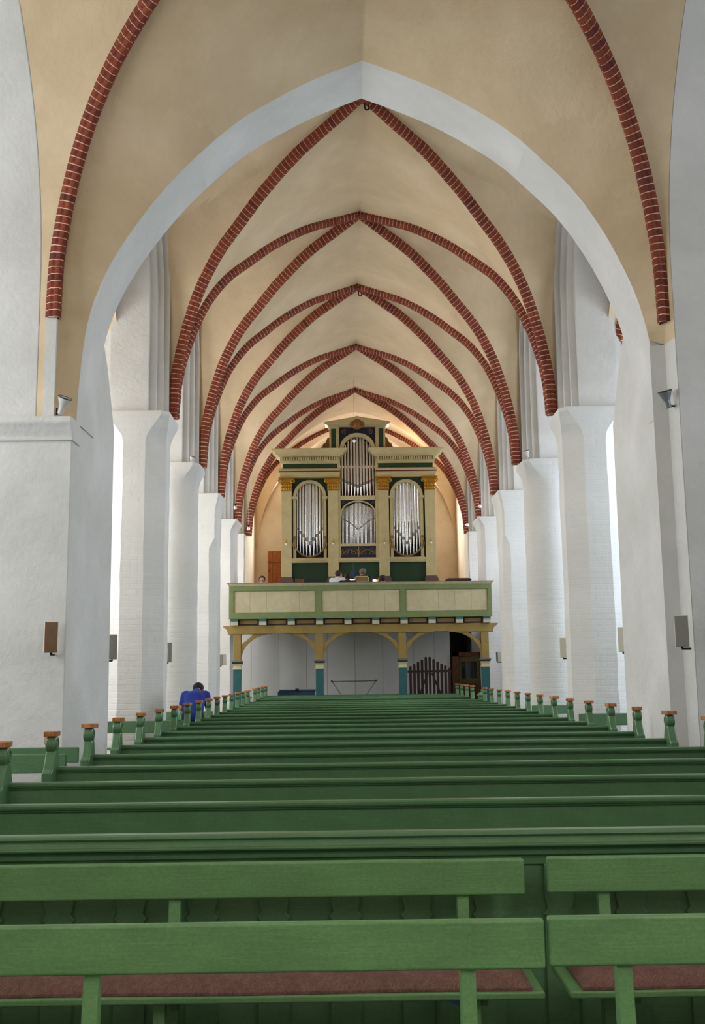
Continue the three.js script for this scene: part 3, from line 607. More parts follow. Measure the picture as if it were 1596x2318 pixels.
{ // picket gate leaning against the partition
  const g = thing('picket_gate', 'dark maroon picket gate with arched top leaning on the white partition', 'gate', [1.96, 0, -28.72]);
  const tops = [1.70, 1.76, 1.82, 1.88, 1.95, 1.95, 1.89, 1.82, 1.76, 1.71, 1.64];
  tops.forEach((y, i) => { const x = -0.54 + i * 0.108, o = [[x - 0.036, 0.25], [x + 0.036, 0.25], [x + 0.036, y - 0.036]]; for (let a = 0; a <= 180; a += 30) o.push([x + 0.036 * Math.cos(a * Math.PI / 180), y - 0.036 + 0.036 * Math.sin(a * Math.PI / 180)]); mesh('picket', extrXY(o, 0, 0.022, 0.003), M.gate, g); });
  mesh('cross_rail', [box(-0.62, 0.6, 1.52, 1.58, -0.03, 0)], M.gate, g);
  mesh('cross_rail', [box(-0.58, 0.6, 0.5, 0.57, -0.03, 0)], M.gate, g);
  for (const s of [-1, 1]) mesh('diagonal_brace', [bar(V(s * 0.06, 1.5, -0.02), V(s * 0.42, 0.6, -0.02), 0.025, 4)], M.gate, g);
  for (const x of [-0.45, 0.45]) mesh('foot_post', box(x - 0.03, x + 0.03, 0, 0.5, -0.06, -0.03), M.gate, g);
}
{ const g = thing('folding_rack', 'grey metal folding rack with slanting legs before the partition', 'rack', [-0.15, 0, -28.6]);
  mesh('top_bar', bar(V(-0.62, 1.3, 0), V(0.62, 1.31, 0), 0.014), M.grey, g);
  for (const s of [-1, 1]) { mesh('leg', bar(V(s * 0.6, 1.3, 0), V(s * -0.1, 0.3, 0.1), 0.012), M.grey, g); mesh('foot', bar(V(s * -0.1, 0.3, 0.1), V(s * -0.35, 0.0, 0.1), 0.012), M.grey, g); const k = new THREE.SphereGeometry(0.028, 10, 8); k.translate(s * 0.61, 1.315, 0); mesh('knob', clean(k), M.rim, g); }
}
{ const g = thing('blue_chest', 'long dark blue chest behind the last pews on the left', 'chest', [-1.72, 0, -28.4]);
  mesh('body', box(-0.5, 0.5, 0, 1.05, -0.2, 0.2), paint('#1c3f5c', 0.5), g); mesh('lid', rbox(-0.46, 0.52, 1.05, 1.1, -0.22, 0.22, 0.01), paint('#1c3f5c', 0.5), g); mesh('latch', box(-0.02, 0.07, 1.06, 1.13, 0.2, 0.24), M.dark, g);
}
{ const d = sgroup('door_2', 'orange-brown plank door in the west wall left of the organ');
  for (let i = 0; i < 3; i++) mesh('plank', rbox(-3.0 + i * 0.155 + 0.002, -3.0 + (i + 1) * 0.155 - 0.002, 3.2, 5.67, -35.0, -34.94, 0.004), M.doorWood, d);
  mesh('cross_batten', box(-2.99, -2.55, 5.28, 5.36, -34.95, -34.91), M.doorWood, d); mesh('cross_batten', box(-2.99, -2.55, 3.6, 3.7, -34.95, -34.91), M.doorWood, d);
  mesh('latch', bar(V(-2.99, 4.96, -34.9), V(-2.93, 5.0, -34.9), 0.012), M.iron, d);
}

// ---------------------------------------------------------------- organ
{
  const OX = 0.055, o = thing('pipe_organ', 'cream, green and gilt pipe organ on the west gallery', 'organ', [OX, 0, -30.4]);
  const D = -1.5;                                          // depth of the case
  // case behind everything
  for (const s of [-1, 1]) mesh('case_side', box(s * 2.21 - 0.03, s * 2.21 + 0.03, 3.1, 7.96, D, -0.12), M.organ, o);
  // plank back and top of the case; above the right field it is open towards the west window
  for (let i = 0; i < 14; i++) { const a = -2.18 + i * 0.3115, hi = a > 0.95 && a < 1.9 ? 6.2 : 7.93; mesh('back_plank', rbox(a + 0.002, a + 0.3095, 3.1, hi, D, D + 0.03, 0.004), M.woodBrown, o); }
  for (const [a, b] of [[-2.2, -0.62], [0.62, 2.2]]) mesh('case_top', box(a, b, 7.93, 7.96, D, -0.4), M.woodBrown, o);
  mesh('head_back', box(-0.62, 0.62, 7.9, 8.95, -0.95, -0.92), M.woodBrown, o); mesh('head_top', box(-0.62, 0.62, 8.9, 8.93, -0.95, -0.2), M.woodBrown, o);
  for (const s of [-1, 1]) mesh('head_side', box(s * 0.61 - 0.015, s * 0.61 + 0.015, 7.9, 8.93, -0.95, -0.2), M.woodBrown, o);
  // base panels
  for (const [a, b] of [[-1.95, -0.9], [-0.56, 0.62], [0.92, 2.02]]) mesh('base_panel', box(a - 0.05, b, 3.1, 4.80, -0.25, -0.1), M.organGreen, o);
  // pilasters
  for (const x of [-2.15, -0.755, 0.765, 2.16]) {
    const p = mesh('pilaster', rbox(x - 0.155, x + 0.155, 4.35, 6.96, -0.3, 0.02, 0.006), M.organ, o);
    mesh('pilaster_base', stackBox([[3.1, x - 0.24, x + 0.24, -0.3, 0.1], [4.2, x - 0.24, x + 0.24, -0.3, 0.1], [4.21, x - 0.2, x + 0.2, -0.3, 0.07], [4.30, x - 0.19, x + 0.19, -0.3, 0.06], [4.31, x - 0.17, x + 0.17, -0.3, 0.04], [4.36, x - 0.16, x + 0.16, -0.3, 0.03]]), M.plinth, p);
    const cg = [stackBox([[6.95, x - 0.16, x + 0.16, -0.3, 0.03], [6.98, x - 0.17, x + 0.17, -0.3, 0.05], [7.2, x - 0.17, x + 0.17, -0.3, 0.05]]), stackBox([[7.3, x - 0.19, x + 0.19, -0.3, 0.07], [7.34, x - 0.24, x + 0.24, -0.3, 0.11], [7.36, x - 0.24, x + 0.24, -0.3, 0.11]]), box(x - 0.16, x + 0.16, 7.2, 7.3, -0.3, 0.05)];
    for (const s of [-1, 1]) { const v = new THREE.TorusGeometry(0.05, 0.022, 6, 14); v.translate(x + s * 0.19, 7.25, 0.06); cg.push(clean(v)); const k = new THREE.SphereGeometry(0.022, 8, 6); k.translate(x + s * 0.19, 7.25, 0.07); cg.push(clean(k)); }
    for (let r = 0; r < 2; r++) for (let i = 0; i < 5; i++) { const l = new THREE.SphereGeometry(0.04, 8, 6); l.scale(0.75, 1.25, 0.6); l.translate(x - 0.13 + i * 0.065, 7.02 + r * 0.1, 0.06); cg.push(clean(l)); }
    for (let i = 0; i < 9; i++) { const l = new THREE.SphereGeometry(0.015, 6, 5); l.translate(x - 0.15 + i * 0.0375, 7.2, 0.06); cg.push(clean(l)); }
    mesh('capital', cg, M.gold, p, 'gilt carved capital');
    const lampG = mesh('wall_lamp', [tube([V(x - 0.0, 5.46, 0.02), V(x, 5.47, 0.08), V(x, 5.42, 0.1)], 0.008, 12, 6)], M.gold, o, 'small brass wall lamp');
    const sh = cyl(0.035, 0.012, 0.06, 12); sh.translate(x, 5.39, 0.1); mesh('shade', sh, M.gold, lampG);
    const bb = new THREE.SphereGeometry(0.034, 12, 10); bb.translate(x, 5.335, 0.1); mesh('bulb', clean(bb), M.bulb, lampG);
  }
  // the three bays: frames with round arches
  function archFrame(x, w, y0, ySpring, yTop, fr, wOut, yOutTop, y1, m, name) {   // spandrel panel with arched opening
    const hole = [[x - w, y0]]; for (let k = 0; k <= 20; k++) { const a = Math.PI - Math.PI * k / 20; hole.push([x + w * Math.cos(a), ySpring + (yTop - ySpring) * Math.sin(a)]); } hole.push([x + w, y0]);
    const out = [[x - w - fr, y0]]; for (let k = 0; k <= 20; k++) { const a = Math.PI - Math.PI * k / 20; out.push([x + (w + fr) * Math.cos(a), ySpring + (yTop - ySpring + fr) * Math.sin(a)]); } out.push([x + w + fr, y0]);
    mesh(name, extrXY([...out, ...hole.slice().reverse()], -0.16, -0.03, 0.006), M.organ, o);
    if (m) mesh('spandrel', extrXY([[x - wOut, y0], ...out.slice(0), [x + wOut, y0], [x + wOut, y1], [x - wOut, y1]], -0.18, -0.12), m, o);
  }
  for (const s of [-1, 1]) {
    const x = s * 1.455;
    archFrame(x, 0.41, 4.93, 6.78, 7.2, 0.09, 0.56, 7.36, 7.36, M.organGreen, 'arch_frame');
    for (const k of [-1, 1]) mesh('impost', stackBox([[6.70, x + k * 0.455 - 0.06, x + k * 0.455 + 0.06, -0.16, -0.01], [6.74, x + k * 0.455 - 0.08, x + k * 0.455 + 0.08, -0.16, 0.02], [6.78, x + k * 0.455 - 0.08, x + k * 0.455 + 0.08, -0.16, 0.02]]), M.organ, o);
    mesh('sill', stackBox([[4.78, x - 0.56, x + 0.56, -0.2, 0.0], [4.86, x - 0.56, x + 0.56, -0.2, 0.03], [4.93, x - 0.52, x + 0.52, -0.2, -0.02]]), M.organ, o);
    mesh('foot_board', box(x - 0.42, x + 0.42, 4.93, 5.35, -0.34, -0.32), M.organBlue, o);
    // gilt swag
    const sw = []; for (let k = 0; k <= 16; k++) { const a = Math.PI * k / 16; sw.push(V(x - 0.45 * Math.cos(a), 5.42 - 0.46 * Math.sin(a), -0.0)); }
    const sg = [tube(sw, 0.022, 40, 7)]; for (const k of [-1, 1]) { sg.push(tube([V(x + k * 0.45, 5.5, 0), V(x + k * 0.5, 5.55, 0.01), V(x + k * 0.42, 5.56, 0.01), V(x + k * 0.45, 5.47, 0)], 0.018, 16, 6, true), tube([V(x + k * 0.46, 5.46, 0), V(x + k * 0.5, 5.34, 0), V(x + k * 0.47, 5.2, 0)], 0.02, 12, 6)); }
    mesh('swag', sg, M.giltDull, o, 'gilt carved swag');
  }
  // middle bay
  mesh('mid_stile', [box(-0.62, -0.525, 4.9, 8.25, -0.3, -0.03), box(0.52, 0.62, 4.9, 8.25, -0.3, -0.03)], M.organ, o);
  mesh('mid_rail', box(-0.53, 0.53, 6.67, 6.80, -0.25, -0.03), M.organ, o); mesh('mid_rail', box(-0.53, 0.53, 5.27, 5.345, -0.25, -0.02), M.organ, o); mesh('mid_rail', [stackBox([[4.78, -0.62, 0.62, -0.25, 0.0], [4.84, -0.62, 0.62, -0.25, 0.03], [4.92, -0.6, 0.6, -0.25, -0.02]])], M.organ, o);
  archFrame(0, 0.50, 6.2, 6.24, 6.62, 0.035, 0.53, 6.68, 6.68, M.organBlue, 'low_arch_frame');
  mesh('scroll_panel', box(-0.525, 0.525, 4.92, 5.27, -0.1, -0.08), M.organBlue, o);
  { const gs = []; for (const cx of [-0.4, -0.135, 0.135, 0.4]) { const s = cx === -0.4 || cx === 0.135 ? 1 : -1, p = []; for (let k = 0; k <= 40; k++) { const t = k / 40, r = 0.02 + 0.1 * t, a = -1 + t * 11; p.push(V(cx + s * r * Math.cos(a), 5.095 + r * Math.sin(a), -0.07)); } gs.push(tube(p, 0.011, 70, 6)); const q = new THREE.SphereGeometry(0.025, 8, 6); q.translate(cx, 5.095, -0.065); gs.push(clean(q)); }
    gs.push(tube([V(-0.5, 5.0, -0.07), V(-0.27, 5.17, -0.07), V(0, 5.03, -0.07), V(0.27, 5.17, -0.07), V(0.5, 5.0, -0.07)], 0.01, 40, 6), bar(V(0, 4.95, -0.07), V(0, 5.25, -0.07), 0.016));
    mesh('scrollwork', gs, M.giltDull, o, 'gilt scrollwork'); }
  for (const s of [-1, 1]) { const p = []; for (let k = 0; k <= 20; k++) { const t = k / 20, r = 0.01 + 0.05 * t, a = t * 8; p.push(V(s * 0.44 + r * Math.cos(a), 6.6 + r * Math.sin(a) * 0.7, -0.11)); } mesh('spandrel_scroll', tube(p, 0.008, 30, 5), M.giltDull, o); }
  // entablatures left and right: architrave, red line, green frieze, dentils, cornice
  for (const s of [-1, 1]) {
    const a = s < 0 ? -2.33 : 0.58, b = s < 0 ? -0.58 : 2.33, e = (y, d) => [y, a - d, b + d, -0.6, 0.06 + d];
    mesh('architrave', stackBox([e(7.355, 0.0), e(7.40, 0.0), e(7.41, 0.02), e(7.48, 0.02), e(7.50, 0.05), e(7.51, 0.05)]), M.organ, o);
    mesh('red_band', stackBox([e(7.51, 0.04), e(7.55, 0.04)]), M.organRed, o);
    mesh('architrave_fillet', stackBox([e(7.55, 0.06), e(7.60, 0.06), e(7.64, -0.02)]), M.organ, o);
    mesh('frieze', stackBox([e(7.62, -0.06), e(7.79, -0.06)]), M.organGreen, o);
    mesh('cornice', stackBox([e(7.78, -0.03), e(7.82, 0.0), e(7.845, 0.0), e(7.85, 0.01), e(7.97, 0.01), e(7.975, 0.06), e(8.02, 0.07), e(8.03, 0.13), e(8.09, 0.15), e(8.13, 0.2), e(8.16, 0.25), e(8.20, 0.26), e(8.205, 0.2)]), M.organ, o);
    const dn = []; for (let x = a + 0.03; x < b - 0.02; x += 0.072) dn.push(box(x, x + 0.042, 7.87, 7.96, 0.06, 0.135)); 
    const dm = mesh('dentils', dn, M.organ, o); dm.userData.kind = 'stuff';
  }
  // upper middle: arched head with pediment
  archFrame(0, 0.42, 8.2, 8.25, 8.62, 0.115, 0.62, 8.98, 9.0, M.organBlue, 'head_arch');
  mesh('head_spandrel_edge', [box(-0.6, -0.55, 8.2, 8.95, -0.2, -0.04), box(0.55, 0.6, 8.2, 8.95, -0.2, -0.04)], M.organ, o);
  for (const s of [-1, 1]) {
    const pl = mesh('head_pilaster', box(s * 0.72 - 0.13, s * 0.72 + 0.13, 8.2, 8.93, -0.3, -0.02), M.organ, o);
    mesh('inset', box(s * 0.72 - 0.07, s * 0.72 + 0.07, 8.27, 8.86, -0.03, -0.008), M.organGreen, pl);
    // side volute wing
    const w = [[0.85, 8.2], [1.35, 8.2], [1.22, 8.23], [1.08, 8.32], [0.97, 8.45], [0.91, 8.6], [0.87, 8.62], [0.85, 8.62]].map(([x, y]) => [s * x, y]);
    mesh('wing', extrXY(s > 0 ? w : w.slice().reverse(), -0.2, -0.12), M.giltDull, o);
    const p = []; for (let k = 0; k <= 24; k++) { const t = k / 24, r = 0.015 + 0.1 * t, a = t * 9; p.push(V(s * (0.98 + r * Math.cos(a) * 0.8), 8.33 + r * Math.sin(a), -0.11)); } mesh('wing_scroll', tube(p, 0.013, 40, 6), M.giltDull, o);
    const q = []; for (let k = 0; k <= 24; k++) { const t = k / 24, r = 0.012 + 0.075 * t, a = t * 9; q.push(V(s * (0.40 + r * Math.cos(a)), 8.78 + r * Math.sin(a), -0.1)); } mesh('head_scroll', tube(q, 0.011, 40, 6), M.giltDull, o);
  }
  mesh('pediment_cornice', stackBox([[8.92, -0.88, 0.88, -0.35, 0.0], [8.96, -0.9, 0.9, -0.35, 0.04], [8.99, -0.98, 0.98, -0.35, 0.1], [9.02, -1.0, 1.0, -0.35, 0.11]]), M.organ, o);
  mesh('pediment', extrXY([[-1.0, 9.02], [1.0, 9.02], [0.98, 9.06], [0.12, 9.2], [0, 9.235], [-0.12, 9.2], [-0.98, 9.06]], -0.35, 0.1, 0.01), M.organ, o);
  { const h = [clean(new THREE.SphereGeometry(0.12, 16, 12)).scale(0.95, 1.15, 0.6).translate(0, 8.97, 0.1), clean(new THREE.TorusGeometry(0.13, 0.04, 8, 18)).scale(1.1, 1, 1).translate(0, 8.98, 0.07)]; for (const s of [-1, 1]) h.push(clean(new THREE.SphereGeometry(0.07, 10, 8)).translate(s * 0.17, 9.0, 0.06)); h.push(clean(new THREE.SphereGeometry(0.03, 8, 6)).translate(0, 8.96, 0.18)); mesh('carved_keystone', h, std({ color: css('#8a5f30'), roughness: 0.5, metalness: 0.3 }), o, 'carved brown head at the crown'); }
  // pipes
  const pipeG = (r, h) => { const g = cyl(r, r, h, 14, true); g.translate(0, h / 2, 0); return g; };
  function pipe(x, z, yFoot, yMouth, yTop, r) {
    const p = mesh('pipe', pipeG(r, yTop - yMouth), M.pipe, o); p.position.set(x, yMouth, z);
    const f = cyl(0.008, r, yMouth - yFoot, 14, true); f.translate(0, -(yMouth - yFoot) / 2, 0); mesh('foot', f, M.pipe, p);
    mesh('mouth', [box(-r * 0.72, r * 0.72, 0.0, r * 1.7, r * 0.72, r * 0.98), box(-r * 0.85, r * 0.85, -0.006, 0.012, r * 0.7, r * 1.02)], M.pipeMouth, p);
    mesh('lip', box(-r * 0.9, r * 0.9, r * 1.7, r * 1.85, r * 0.6, r * 1.02), M.dark, p);
  }
  for (const s of [-1, 1]) for (let i = -4; i <= 4; i++) {
    const x = s * 1.455 + [-0.385, -0.30, -0.205, -0.105, 0, 0.105, 0.205, 0.30, 0.385][i + 4], a = Math.abs(i), r = [0.054, 0.049, 0.046, 0.042, 0.038][a];
    const dx = x - s * 1.455; pipe(x, -0.2 - 0.004 * a, 5.40 - 0.44 * Math.sqrt(Math.max(0, 1 - (dx / 0.47) ** 2)), [5.33, 5.46, 5.58, 5.68, 5.79][a], 7.34 - 0.03 * a, r);
  }
  for (let i = -5; i <= 5; i++) { const a = Math.abs(i), x = i * 0.094; pipe(x, -0.2, 6.80, [7.06, 7.10, 7.15, 7.18, 7.22, 7.26][a], 8.66 - 0.02 * a * a * 0.8, 0.043 - 0.0015 * a); }
  for (let i = -12; i <= 12; i++) { const a = Math.abs(i); pipe(i * 0.0405, -0.18, 5.34, [5.76, 5.80, 5.84, 5.87, 5.91, 5.94, 5.97, 6.0, 6.02, 6.045, 6.07, 6.09, 6.11][a], 6.64 - 0.02 * a, 0.0185 - 0.0004 * a); }
}

// ---------------------------------------------------------------- loudspeakers, floodlights, hooks, bulbs
function speaker(label, x, y, z, turn, tilt, front = M.speaker, w = 0.15, h = 0.35, d = 0.13, wallDir = [0, 0, -1]) {
  const t = thing('loudspeaker', label, 'loudspeaker', [x, y, z], 0, 'column loudspeakers on the piers');
  const body = mesh('cabinet', rbox(-w / 2, w / 2, 0, h, -d, 0, 0.006), M.speakerSide, t); body.rotation.set(tilt, turn, 0, 'YXZ');
  mesh('grille', rbox(-w / 2 + 0.004, w / 2 - 0.004, 0.004, h - 0.004, -0.004, 0.012, 0.004), front, body);
  const b = V(0, -0.02, -0.02), e = V(...wallDir).multiplyScalar(0.16).add(V(0, -0.02, 0));
  mesh('bracket', [bar(b, e, 0.012, 6), bar(V(0, 0.03, -0.03), b, 0.014, 6)], M.iron, t);
  return t;
}
speaker('brown-fronted loudspeaker on the left crossing pier', -3.73, 1.85, -11.78, 0.35, 0.04, M.speakerBrown, 0.15, 0.35, 0.13, [-0.1, 0, -1.3]);
speaker('grey loudspeaker behind the left crossing pier', -3.63, 1.80, -14.42, 0.45, 0.04, M.speaker, 0.15, 0.345, 0.13, [-0.4, 0, 1]);
speaker('grey loudspeaker on the second left nave pier', -3.56, 1.79, -18.55, 0.4, 0.03, M.speaker, 0.15, 0.35, 0.12, [-0.8, 0, 0.6]);
speaker('small grey loudspeaker beside the fourth left nave pier', -3.45, 1.76, -25.6, -0.7, 0.06, M.speaker, 0.15, 0.27, 0.12, [-0.9, 0, 0.3]);
speaker('grey loudspeaker on the right crossing pier, casting a shadow', 3.40, 1.83, -11.55, -0.3, 0.05, M.speaker, 0.15, 0.35, 0.12, [0.75, 0, -0.55]);
speaker('cream loudspeaker behind the right crossing pier', 3.51, 1.82, -14.42, -0.35, 0.04, M.speakerSide, 0.14, 0.345, 0.13, [0.2, 0, 1.1]);
speaker('cream loudspeaker beside the first right nave pier', 3.53, 1.79, -18.5, -0.35, 0.03, M.speakerSide, 0.12, 0.35, 0.12, [0.6, 0, 0.7]);
speaker('narrow grey loudspeaker beside the fourth right nave pier', 3.38, 1.78, -25.6, -1.0, 0.03, M.rim, 0.06, 0.24, 0.12, [0.9, 0, 0.3]);
function flood(label, x, y, z, aim, mat, base, k = 1) {
  const t = thing('floodlight', label, 'floodlight', [x, y, z], 0, 'small floodlights aimed at the vault');
  const h = mesh('housing', clean(new THREE.LatheGeometry([[0.028, -0.16], [0.034, -0.15], [0.036, -0.08], [0.045, -0.05], [0.075, 0.02], [0.086, 0.045], [0.08, 0.048], [0.0, 0.02]].map(p => new THREE.Vector2(p[0] * k, p[1] * k)), 24)), mat, t);
  h.quaternion.setFromUnitVectors(V(0, 1, 0), V(...aim).normalize());
  const l = cyl(0.074 * k, 0.074 * k, 0.012, 24); l.translate(0, 0.036 * k, 0); mesh('lens', l, M.lens, h);
  const r = new THREE.TorusGeometry(0.082 * k, 0.007 * k, 8, 28); r.rotateX(Math.PI / 2); r.translate(0, 0.046 * k, 0); mesh('rim', clean(r), M.rim, h);
  const p = V(...aim).normalize().multiplyScalar(-0.13 * k), b = V(...base);
  mesh('arm', [bar(p, b, 0.012 * k, 6), bar(b.clone().add(V(0, 0.05 * k, 0)), b.clone().add(V(0, -0.04 * k, 0)), 0.012 * k, 6)], M.iron, t);
}
flood('white floodlight standing on the left crossing impost', -3.69, 4.81, -11.86, [0.35, 0.85, 0.3], M.lampWhite, [-0.09, -0.12, -0.03]);
flood('grey floodlight bracketed on the right crossing pier', 3.46, 4.80, -11.80, [-0.25, 0.92, 0.2], M.lampGrey, [0.16, -0.11, -0.1]);
flood('small floodlight on the capital of the second left nave pier', -3.56, 6.06, -21.2, [0.25, 0.9, 0.2], M.lampWhite, [-0.05, -0.12, -0.04], 0.75);
flood('small floodlight on the capital of the second right nave pier', 3.5, 6.12, -21.2, [-0.25, 0.9, 0.2], M.lampWhite, [0.05, -0.12, -0.04], 0.75);
for (const [b, lb] of [[0, 'black iron hook under the crown boss nearest the crossing'], [2, 'black iron hook under the third nave boss']]) {
  const p = BOSS[b], t = thing('iron_hook', lb, 'hook', [p.x + 0.03, p.y - 0.17, p.z + 0.02]);
  const pts = [V(0, 0.06, 0), V(0, -0.03, 0)]; for (let a = 0; a <= 8; a++) { const q = -0.2 + a / 8 * 4.3; pts.push(V(0.035 - 0.035 * Math.cos(q), -0.08 - 0.04 * Math.sin(q), 0)); }
  mesh('hook', tube(pts, 0.012, 40, 6), M.iron, t);
  const s = new THREE.SphereGeometry(0.07, 12, 10); s.scale(1.3, 0.7, 1.3); s.translate(0, 0.05, 0); mesh('boss_block', clean(s), M.brick[0], t);
}
for (const [x, y, z, yt, lb] of [[-3.27, 5.9, -27, 8.3, 'white bulb hanging by the fourth left pier'], [-3.2, 5.75, -30, 8.2, 'white bulb hanging by the fifth left pier'], [3.27, 5.79, -30, 8.2, 'white bulb hanging by the fifth right pier'], [3.26, 5.87, -27, 8.3, 'white bulb hanging by the fourth right pier'], [-0.06, 8.05, -28.6, 10.1, 'white bulb hanging on a long cord before the organ pipes']]) {
  const t = thing('hanging_bulb', lb, 'bulb', [x, y, z], 0, 'bare bulbs on cords');
  mesh('cord', bar(V(0, 0.12, 0), V(0, yt - y, 0), 0.004, 5), M.lampGrey, t);
  const k = cyl(0.02, 0.02, 0.07, 10); k.translate(0, 0.1, 0); mesh('socket', k, M.dark, t);
  const s = new THREE.SphereGeometry(0.045, 14, 12); s.scale(1, 1.2, 1); s.translate(0, 0.02, 0); mesh('bulb', clean(s), M.bulb, t);
}
// lamp behind the organ that warms the last vault
{
  const t = thing('organ_loft_lamp', 'warm lamp behind the organ case', 'lamp', [1.5, 7.97, -31.5]);
  mesh('stem', bar(V(0, 0, 0), V(0, 0.3, 0), 0.015), M.iron, t);
  const s = new THREE.SphereGeometry(0.05, 14, 12); s.translate(0, 0.35, 0);
  mesh('bulb', clean(s), std({ color: css('#fff0d0'), emissive: css('#ffcf8a'), emissiveIntensity: 6 }), t);
  const l = new THREE.PointLight(new THREE.Color().setRGB(1, 0.78, 0.5), 2); l.position.set(1.5, 8.32, -31.5); l.castShadow = true; scene.add(l);
}

// ---------------------------------------------------------------- organ console and odds and ends on the gallery
{
  const c = thing('organ_console', 'lit cream organ console with dark music desk on the gallery', 'console', [-0.05, 3.1, -29.5]);
  mesh('body', box(-0.66, 0.66, 0, 0.92, -0.35, 0.1), M.woodBrown, c);
  mesh('back_board', box(-0.66, 0.66, 0.92, 1.12, -0.35, -0.3), std({ color: css('#f0e2b8'), roughness: 0.6 }), c);
  for (const s of [-1, 1]) mesh('cheek', box(s * 0.66 - 0.02, s * 0.66 + 0.02, 0.9, 1.14, -0.35, 0.1), M.woodBrown, c);
  mesh('lamp_strip', box(-0.6, 0.6, 1.12, 1.16, -0.34, -0.22), M.darkBrown, c);
  const l = new THREE.RectAreaLight(new THREE.Color().setRGB(1, 0.86, 0.6), 26, 1.15, 0.08); l.position.set(-0.05, 4.2, -29.77); l.lookAt(-0.05, 3.2, -29.8); scene.add(l);
  mesh('light_tube', box(-0.58, 0.58, 1.108, 1.12, -0.29, -0.25), std({ color: css('#fff6dc'), emissive: css('#ffe9b5'), emissiveIntensity: 3 }), c);
  mesh('stop_board', (() => { const g = []; for (let i = 0; i < 7; i++) for (let j = 0; j < 3; j++) g.push(box(-0.36 + i * 0.075, -0.325 + i * 0.075, 0.94 + j * 0.05, 0.965 + j * 0.05, 0.09, 0.12)); return g; })(), M.dark, c).userData.kind = 'stuff';
  const st = thing('music_stand', 'cream framed music stand in front of the console', 'music stand', [0.1, 3.1, -28.35]);
  mesh('frame', [box(-0.2, 0.2, 0.9, 0.93, 0, 0.03), box(-0.2, 0.2, 1.05, 1.08, 0, 0.03), box(-0.2, -0.17, 0.9, 1.08, 0, 0.03), box(0.17, 0.2, 0.9, 1.08, 0, 0.03)], M.organ, st);
  mesh('board', box(-0.18, 0.18, 0.91, 1.07, 0, 0.015), M.brownPanel, st); mesh('post', bar(V(0, 0, 0.01), V(0, 0.92, 0.01), 0.02), M.organ, st);
  const b = thing('wooden_box', 'small brown wooden box above the gallery rail on the left', 'box', [-1.65, 3.1, -29]);
  mesh('body', rbox(-0.12, 0.12, 0, 1.07, -0.12, 0.12, 0.006), M.woodBrown, b); mesh('lid', rbox(-0.125, 0.125, 1.045, 1.075, -0.125, 0.125, 0.005), M.woodBrown, b);
  const ch = thing('wooden_chest', 'dark reddish wooden chest at the right end of the gallery', 'chest', [2.85, 3.1, -29]);
  mesh('body', box(-0.33, 0.33, 0, 0.98, -0.2, 0.2), paint('#4a241b', 0.5), ch); mesh('lid', stackBox([[0.98, -0.37, 0.35, -0.22, 0.22], [1.0, -0.37, 0.35, -0.22, 0.22], [1.04, -0.3, 0.3, -0.16, 0.16]]), paint('#4a241b', 0.5), ch);
  const cl = thing('hanging_cloth', 'dark blue cloth hanging on a cord before the organ base', 'cloth', [-0.12, 4.3, -30.2]);
  mesh('cord', bar(V(0, 0.2, 0), V(0.01, 0.52, -0.1), 0.003, 5), M.grey, cl);
  mesh('cloth', clean(new THREE.LatheGeometry([[0.0, 0.22], [0.05, 0.21], [0.055, 0.14], [0.04, 0.05], [0.045, -0.05], [0.03, -0.12], [0, -0.12]].map(p => new THREE.Vector2(...p)), 9)), std({ color: css('#1c3a66'), roughness: 0.8 }), cl);
}
// right aisle: end of a side gallery and opaque stripes standing in for a stained-glass window, seen through the gap
{
  const g = thing('aisle_gallery', 'green framed gallery parapet in the right aisle beyond the pier', 'gallery', [0, 0, -24]);
  mesh('deck', box(5.2, 7.95, 2.6, 2.75, -6, 0), M.brownPanel, g);
  mesh('top_frame', box(5.2, 7.95, 3.4, 3.52, -0.05, 0.03), M.frameGreen, g); mesh('bottom_rail', box(5.2, 7.95, 2.75, 2.9, -0.05, 0.03), M.frameGreen, g);
  mesh('panel', box(5.2, 7.95, 2.9, 3.4, -0.05, -0.02), M.panelCream, g); mesh('handrail', box(5.2, 7.95, 3.52, 3.57, -0.08, 0.06), M.panelCream, g);
  for (const x of [5.25, 7.9]) mesh('column', box(x - 0.09, x + 0.09, 0, 2.6, -0.3, -0.12), M.teal, g);
  const b = thing('stained_glass', 'narrow blue and orange stripes standing in for stained glass under the right aisle gallery', 'stained_glass', [6.9, 0, -26.5]);
  const cols = ['#12455a', '#123a86', '#1a2f7a', '#8a3a2a', '#7a1f3a', '#1a1c3a'];
  cols.forEach((c, i) => mesh('stripe', box(-0.5, 0.5, 2.2 - (i + 1) * 0.33, 2.2 - i * 0.33, 0, 0.02), std({ color: css(c), roughness: 0.8 }), b));
  mesh('rod', bar(V(-0.55, 2.22, 0.01), V(0.55, 2.22, 0.01), 0.015), M.iron, b);
  mesh('foot', box(-0.3, 0.3, 0, 0.22, -0.1, 0.1), M.dark, b);
}
{ const t = thing('stone_bracket', 'small pale stone fragment on the left side bench', 'stone', [-3.52, 0.85, -11.06]);
  const s = new THREE.IcosahedronGeometry(0.06, 1); s.scale(0.75, 1.5, 0.6); s.translate(0, 0.085, 0); mesh('stone', clean(s), std({ color: css('#a98a72'), roughness: 0.9 }), t); }

